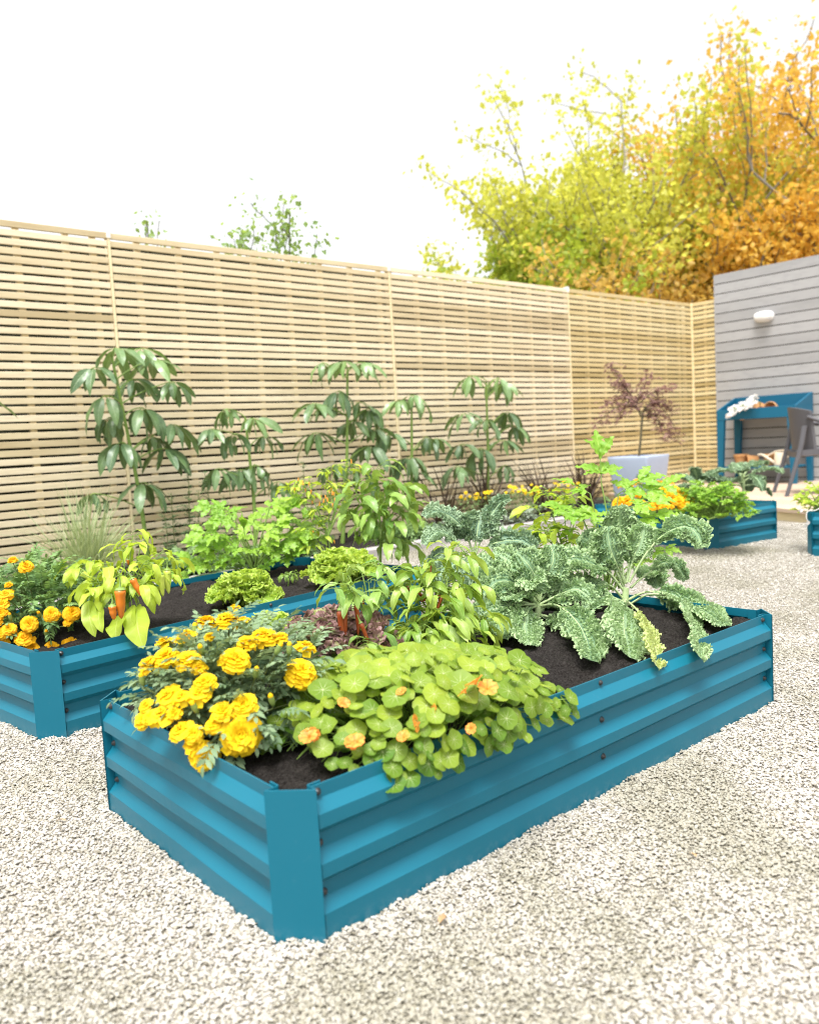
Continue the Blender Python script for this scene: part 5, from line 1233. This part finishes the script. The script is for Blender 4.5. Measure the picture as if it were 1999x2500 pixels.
# bed 1: two chillies with long red fruit
eb = at(905, 1600, z=SOIL); ed = depth(eb); dl = depth(at(815, 1640, z=SOIL))-.10
F = [(F_red, D(830, 1487, dl), unit(V(.05, 0, 1)), 1.05, .6), (F_red, D(842, 1478, dl+.01), unit(V(.2, .1, 1)), .95, 2.), (F_red, D(868, 1475, dl+.02), unit(V(-.1, .1, 1)), .8, 4.), (F_red, D(880, 1520, dl), unit(V(-.25, .25, 1)), .7, 3.6), (F_red, D(915, 1572, dl+.02), unit(V(-.6, .6, .4)), .55, 3.), (F_red, D(885, 1445, ed), unit(V(.1, 0, 1)), .6, 1.), (F_gr2, D(866, 1448, ed-.03), ZUP, .7, 0), (F_gr2, D(826, 1482, ed-.04), ZUP, .5, 0)]
pepper('chilli plant with long dark red fruit hanging in front of the red lettuce', eb, PX([(850,1405),(880,1390,.02),(920,1385),(960,1395),(830,1440,dl-ed),(845,1425,dl-ed+.03),(862,1450,dl-ed),(900,1420,-.03),(945,1430,-.02),(870,1580,dl-ed),(890,1560,dl-ed),(860,1610,dl-ed),(930,1450,.02),(960,1460,.0),(990,1420,.03)], ed), M['pepper_g'], 74, (.05, .082), .46, F, 6, (.9, 1.8), name='chilli_plant', stemr=.004, cat='chilli plant')
fb = at(1070, 1590, z=SOIL); fd_ = depth(fb)
F = [(F_red, D(990, 1432, fd_), unit(V(-.6, .5, .6)), .75, 2.), (F_red, D(1022, 1466, fd_-.04), unit(V(-.8, .6, -.1)), .7, 3.), (F_red, D(1078, 1456, fd_-.03), unit(V(.3, -.1, .9)), .6, 1.), (F_gr2, D(1056, 1380, fd_), ZUP, .6, 0), (F_red, D(1052, 1380, fd_-.01), unit(V(.2, 0, 1)), .3, 0)]
fn = [(1000,1430),(1020,1400),(1060,1370,.02),(1100,1345,.03),(1130,1350,.03),(1090,1400,0),(1120,1430),(1050,1440,-.04),(1150,1440,.0),(1010,1480,-.05),(990,1520,-.07),(1030,1530,-.09),(1080,1500,-.06),(1130,1490,-.03),(1170,1510,-.02),(1060,1550,-.09),(1110,1550,-.08),(1160,1550,-.04),(1000,1550,-.09),(1150,1580,-.06),(1080,1460,-.03),(960,1550,-.08)]
pepper('light green bushy chilli plant between the nasturtium and the curly kales', fb, PX(fn, fd_), M['pepper_l'], 75, (.05, .088), .42, F, 11, (.9, 1.8), name='chilli_plant', stemr=.005, cat='chilli plant')
# bed 1: yellow-green plant behind the kale
lb_ = at(1400, 1440, z=SOIL); ld = depth(lb_)+.05
pepper('pale yellow-green leafy plant with upright shoots between the tall kale and the celery', lb_, PX([(1335,1205),(1375,1215,.02),(1400,1215),(1310,1240),(1350,1260),(1420,1240,.02),(1330,1300,-.02),(1300,1290),(1370,1330,-.03),(1340,1360,-.04),(1320,1340),(1400,1370,-.03),(1350,1400,-.05),(1330,1400)], ld), M['pepper_y'], 76, (.05, .088), .50, (), 11, (.3, 1.3), name='leafy_plant', stemr=.004, cat='leafy plant')
sd2 = at(703, 1425, z=SOIL)
pepper('small wilting green seedling on bare soil between the two lettuces', sd2, PX([(700,1398),(722,1400),(690,1410),(712,1408)], depth(sd2)), M['pepper_g'], 77, (.03, .045), .55, (), 5, (1.4, 2.2), name='seedling', stemr=.002, cat='seedling')
for f in (F_bell, F_small, F_green, F_red, F_tiny, F_gr2): unlink(f)

# ================================================================== BORDER PLANTS
def umbrella_plant(label, base_px, ybase, pts, seed, top=None, group='umbrella plants along the fence'):
    rr = np.random.default_rng(seed); base = at(base_px[0], 1200, y=ybase); base[2] = .03
    t = thing('umbrella_plant', label, 'shrub', base, group); mb = MB(); st = MB()
    W = [at(px, py, y=ybase+dy) for px, py, s, dy in pts]; topz = max(w[2] for w in W)
    tp = at(base_px[1], 900, y=ybase); tp[2] = topz-.06
    axis = spline([base, base*.6+tp*.4+V(.02, 0, 0), tp], 24); st.tube(axis, np.linspace(.017, .008, 24), 8, (0, .5, .5))
    for (px, py, s, dy), h in zip(pts, W):
        d0 = np.abs(axis[:, 2]-(h[2]-.04-.3*np.linalg.norm((h-axis[min(23, int(23*(h[2]-base[2])/(tp[2]-base[2]+.01)))])[:2]))); i = int(np.argmin(d0)); o = h-axis[i]; 
        st.tube(bez([axis[i], axis[i]*.5+h*.5+V(0, 0, .03), h], 10), np.linspace(.005, .003, 10), 6, (0, .5, .5), cap=False)
        o[2] = 0; o = unit(o+V(1e-3, -.02, 0)); n = int(rr.integers(6, 9)); old = rr.uniform(.5, 1.)
        for k in range(n):
            az = math.atan2(o[1], o[0])+(k-(n-1)/2)*(2*PI*.86/n)+rr.normal()*.12
            e = .18-.55*old+rr.normal()*.12; L = .245*s*rr.uniform(.78, 1.08)*(1-.22*abs((k-(n-1)/2)/n)*2)
            C0 = droop(h, sph(az, e), L*.16, .2, 3); st.tube(C0, .0018, 4, (0, .5, .5), cap=False)
            C = droop(C0[-1], sph(az, e-.25), L, rr.uniform(.7, 1.15)*old+.15, 13, .8)
            blade(mb, C, ZUP+.35*rr.normal(size=3), L*.162, ellip, 3, .20, (), float(np.clip(rr.random()*.55+(.45 if h[2] > topz-.12 else 0), 0, 1)), .09)
    mb.build('foliage', M['scheff'], t); st.build('stems', M['stem'], t); return t
A6 = lambda x, y, s=1., dy=0.: (x/1.724, 450+y/1.724, s, dy)
A7 = lambda x, y, s=1., dy=0.: (700+x/2.155, 750+y/2.155, s, dy)
umbrella_plant('tallest umbrella-leaved shrub at the left, reaching above the middle of the fence', (350, 275), 3.98, [A6(490,690),A6(590,690,1.,.1),A6(400,770,.9),A6(640,740),A6(720,830,.8,-.05),A6(440,890),A6(600,940,1.05),A6(735,1010),A6(510,1085),A6(690,1110),A6(600,1255,1.05),A6(395,1300,.8,.05),A6(460,980,.8,.1),A6(560,820,.9,.05),A6(640,1060,.8,.1)], 81)
umbrella_plant('shortest umbrella-leaved shrub in the border, between the two tall ones', (612, 590), 3.95, [A6(950,945,.75),A6(1065,985,.8),A6(985,1050,.8),A6(920,1195,.9),A6(1075,1180,1.),A6(1110,1060,.75),A6(1010,1200,.8,.05),A6(890,1030,.7,.05),A6(1170,1250,.8)], 82)
umbrella_plant('dense tall umbrella-leaved shrub left of the second fence joint', (828, 848), 3.98, [A7(300,285,1.1),A7(190,290,.9,.08),A7(400,290,.9),A7(270,440),A7(150,505,.95),A7(150,660,1.05),A7(380,500,.9),A7(430,530,.9),A7(430,730,1.1),A7(380,850,1.),A7(250,830,.9),A7(200,520,.7,.1),A7(340,600,.9,.06),A7(460,640,.8)], 83)
umbrella_plant('slim umbrella-leaved shrub just right of the second fence joint', (992, 1000), 4.0, [A7(660,460,1.),A7(590,490,.75),A7(540,665,.95),A7(650,785,1.1),A7(735,680,.8),A7(785,690,.8),A7(690,870,.9),A7(600,800,.8,.05)], 84)
umbrella_plant('open umbrella-leaved shrub furthest right, above the dark strappy leaves', (1185, 1185), 4.02, [A7(970,360,1.),A7(1110,370,1.1),A7(1150,400,.9),A7(930,560,1.),A7(1050,590,.9),A7(1160,550,.9),A7(1195,620,1.),A7(1020,740,1.1),A7(895,835,1.),A7(1140,700,.9),A7(920,720,.9,.05),A7(1150,830,.8)], 85)
umbrella_plant('umbrella-leaved shrub mostly outside the left edge of the photo', (-120, -110), 3.9, [(-75,960,1.,0),(-110,930,1.,0),(-140,1000,1.,0),(-85,1050,.8,0),(-130,1100,1.,0),(-90,1200,.9,0)], 86)
def tuft(label, px, y, n, L, W, mat, seed, name, cat, spread=.9, el=(.7, 1.5), dr=(.6, 1.8), group=None, nW=1):
    rr = np.random.default_rng(seed); b = at(px, 1290, y=y); b[2] = .035; t = thing(name, label, cat, b, group); mb = MB()
    for k in range(n):
        az = rr.uniform(0, 6.28); e = rr.uniform(*el); Lk = rr.uniform(*L)
        C = droop(b+.03*rr.normal(size=3)*V(1, 1, 0), sph(az, e), Lk, rr.uniform(*dr)*(1.6-e)+.1, 12, 1.6); blade(mb, C, ZUP+.2*rr.normal(size=3), W*rr.uniform(.7, 1.2), strap, nW, .35, (), float(rr.random()))
    mb.build('leaves', mat, t); return t
tuft('pale variegated ornamental grass arching at the left end of the border', 205, 3.70, 420, (.34, .66), .0036, M['grass'], 91, 'ornamental_grass', 'grass plant', dr=(.5, 2.0), nW=2)
for i, (px, y, lab, n) in enumerate([(1085, 3.9, 'dark bronze strappy plant beside the first clump of yellow daisies', 26), (1190, 3.98, 'dark bronze strappy plant under the furthest right umbrella-leaved shrub', 30), (1325, 3.9, 'dark bronze strappy plant with wide arching leaves between the daisy clumps', 30), (1432, 3.95, 'dark bronze strappy plant nearest the lavender planter', 34)]):
    tuft(lab, px, y, int(n*1.5), (.30, .62), .011, M['phorm'], 92+i, 'strappy_plant', 'strappy plant', el=(.75, 1.5), dr=(.2, 1.6), group='dark strappy plants in the border', nW=2)
def daisy(label, px, py, y, rxy, h, seed, nfl):
    rr = np.random.default_rng(seed); b = at(px, py, y=y); b[2] = .035; t = thing('daisy_plant', label, 'daisies', b, 'yellow daisies in the border'); mb = MB(); st = MB()
    m = MB()
    for k in range(12):
        az = k*2*PI/12; blade(m, droop(V(0, 0, 0), sph(az, .15), .016, .5, 4), ZUP, .0042, ellip, 1, .1, rnd=.8)
    f = m.build('flower', M['yellow']); c = MB(); c.lathe([(.0001, .006), (.003, .005), (.005, .001), (.005, -.001)], 8); cc = c.build('flower_eye', M['nast_eye']); cc.parent = f
    for k in range(nfl):
        p = b+V(rr.uniform(-1, 1)*rxy, rr.uniform(-1, .6)*rxy*.7, h*rr.uniform(.72, 1.08)); inst(f, t, p, unit(ZUP*.8+(CAM-p)*.12+.3*rr.normal(size=3)), rr.uniform(.9, 1.5), rr.uniform(0, 6)); st.tube(bez([b+(p-b)*V(.6, .6, .1), p-V(0, 0, .05), p], 5), .0011, 3, cap=False)
    for k in range(260):
        q = b+V(rr.uniform(-1, 1)*rxy*1.1, rr.uniform(-1, .7)*rxy*.8, h*rr.uniform(.02, .86)); blade(mb, droop(q, unit(V(rr.normal(), rr.normal()-.3, .6)), rr.uniform(.035, .06), 1.1, 6), ZUP, .0075, lance, 1, .2, rnd=float(rr.random()))
    mb.build('foliage', M['fern'], t); st.build('stems', M['stem_dark'], t); unlink(f)
M['nast_eye'] = plain('brown_flower_eye', (.35, .16, .01), (.5, .28, .02), .7, .2)
daisy('first clump of yellow daisies from the left, behind the tall kale crown', 1145, 1240, 3.82, .17, .27, 101, 16)
daisy('middle clump of yellow daisies, the fullest of the border', 1268, 1260, 3.72, .17, .30, 102, 20)
daisy('small low clump of yellow daisies behind the pale leafy plant', 1372, 1235, 3.85, .15, .27, 103, 14)
def spire(label, pxs, y, hz, seed):
    rr = np.random.default_rng(seed); b = at(pxs[0], 1290, y=y); b[2] = .035; t = thing('herb_plant', label, 'herb', b, 'tall grey-green herbs along the fence'); mb = MB(); st = MB()
    for px, h in zip(pxs, hz):
        q = at(px, 1250, y=y); q[2] = .03; tp = q+V(rr.normal()*.03, 0, h); C = bez([q, q*.5+tp*.5+V(rr.normal()*.02, 0, 0), tp], 14); st.tube(C, np.linspace(.004, .0015, 14), 5)
        for k in range(int(h*170)):
            f = rr.uniform(.03, 1)**.85; p = q+(tp-q)*f; L = .085*(1-.72*f)*rr.uniform(.7, 1.2)
            if rr.random() < .55: pinnate(mb, p, sph(rr.uniform(0, 6.28), .5), L*1.15, rr, 3, .006*(1.1-.6*f), float(rr.random()))
            else: blade(mb, droop(p, sph(rr.uniform(0, 6.28), .6), L, 1., 5), ZUP, L*.14, lance, 1, .2, rnd=float(rr.random()))
    mb.build('foliage', M['herb'], t); st.build('stems', M['stem_dark'], t)
spire('tall grey-green herb spires right of the ornamental grass', (425, 452, 478, 398), 3.85, (.50, .68, .50, .42), 111)
spire('grey-green herb spires under the shortest umbrella-leaved shrub', (520, 545, 572), 3.85, (.62, .45, .35), 112)
spire('grey-green herb spires behind the small orange-fruited chilli', (735, 760, 790, 705), 3.88, (.64, .5, .4, .35), 113)
def cover(label, px0, px1, y0, y1, n, mat, seed, L, W, pin, name='ground_cover_plant'):
    rr = np.random.default_rng(seed); a, c = at(px0, 1300, y=(y0+y1)/2), at(px1, 1300, y=(y0+y1)/2); t = thing(name, label, 'ground cover', V((a[0]+c[0])/2, (y0+y1)/2, .03)); mb = MB()
    for k in range(n):
        p = V(rr.uniform(a[0], c[0]), rr.uniform(y0, y1), .035+.10*rr.random()**1.5); d = sph(rr.uniform(0, 6.28), rr.uniform(0, .9)); l = rr.uniform(*L)
        if pin: pinnate(mb, p, d, l, rr, 6, W, float(rr.random()))
        else: blade(mb, droop(p, d, l, .8, 6), ZUP+.3*rr.normal(size=3), W, ovate, 2, .2, (), float(rr.random()))
    mb.build('foliage', mat, t)
cover('low feathery green ground cover left of the celery, behind the timber edging', 395, 500, 3.50, 3.8, 170, M['fern'], 121, (.08, .14), .006, True)
cover('dark feathery ground cover behind the orange-yellow marigold at the left edge', -60, 130, 3.5, 3.95, 220, M['herb'], 122, (.10, .18), .005, True)
cover('low feathery green ground cover right of the dark green pepper plant', 930, 1030, 3.52, 3.8, 130, M['fern'], 123, (.08, .13), .006, True)
cover('silvery variegated ground cover in front of the yellow daisies', 1060, 1330, 3.50, 3.66, 300, M['silver'], 124, (.035, .06), .016, False)
cover('small broad-leaved ground cover just behind the timber edging, left of the silvery one', 960, 1090, 3.50, 3.62, 150, M['fern'], 125, (.035, .06), .018, False)
cover('feathery green ground cover below the shortest umbrella-leaved shrub', 520, 760, 3.52, 3.8, 200, M['fern'], 126, (.07, .12), .006, True)

# ================================================================== LIGHT, SKY, CAMERA
w = bpy.data.worlds.new('World'); S.world = w; w.use_nodes = True
nt = w.node_tree; ns, ls = nt.nodes, nt.links; ns.clear()
sky = ns.new('ShaderNodeTexSky'); sky.sky_type = 'NISHITA'; sky.sun_disc = False
SUN_EL, SUN_AZ = 70., 215.   # azimuth measured from +x towards +y: the direction the light comes from
sky.sun_elevation = rad(SUN_EL); sky.sun_rotation = rad(90-SUN_AZ); sky.altitude = 50; sky.air_density = 1.; sky.dust_density = 4.; sky.ozone_density = 1.
hs = ns.new('ShaderNodeHueSaturation'); hs.inputs['Saturation'].default_value = .10; hs.inputs['Value'].default_value = 1.15   # overcast: the cloud deck takes the blue out
bg = ns.new('ShaderNodeBackground'); bg.inputs['Strength'].default_value = .15
wo = ns.new('ShaderNodeOutputWorld')
ls.new(sky.outputs[0], hs.inputs['Color']); ls.new(hs.outputs[0], bg.inputs['Color']); ls.new(bg.outputs[0], wo.inputs[0])
sl = bpy.data.lights.new('sun', 'SUN'); sl.energy = 2.3; sl.angle = rad(28); sl.color = (1, .965, .92)
so_ = bpy.data.objects.new('sun', sl); COL.objects.link(so_)
from mathutils import Vector, Matrix
so_.rotation_euler = Vector(tuple(sph(rad(SUN_AZ), rad(SUN_EL)))).to_track_quat('Z', 'Y').to_euler()
cd = bpy.data.cameras.new('camera'); co_ = bpy.data.objects.new('camera', cd); COL.objects.link(co_)
cd.sensor_fit = 'HORIZONTAL'; cd.sensor_width = 36.; cd.lens = FPX/1999*36; cd.clip_start = .05; cd.clip_end = 500
Mx = np.eye(4); Mx[:3, 0] = RT; Mx[:3, 1] = UP; Mx[:3, 2] = -FW; Mx[:3, 3] = CAM
co_.matrix_world = Matrix(Mx.tolist())
cd.dof.use_dof = True; cd.dof.focus_distance = 2.25; cd.dof.aperture_fstop = 4.0
S.camera = co_
S.view_settings.view_transform = 'Standard'; S.view_settings.look = 'None'; S.view_settings.exposure = 1.05; S.view_settings.gamma = 1
S.view_settings.use_curve_mapping = False
S.render.engine = 'CYCLES'
S.cycles.max_bounces = 8; S.cycles.diffuse_bounces = 4; S.cycles.transmission_bounces = 4; S.cycles.transparent_max_bounces = 4
S.cycles.use_denoising = True; S.cycles.denoiser = 'OPENIMAGEDENOISE'; S.cycles.denoising_input_passes = 'RGB_ALBEDO_NORMAL'; S.cycles.denoising_prefilter = 'NONE'
S.cycles.filter_width = 1.15
S.cycles.sample_clamp_indirect = 6
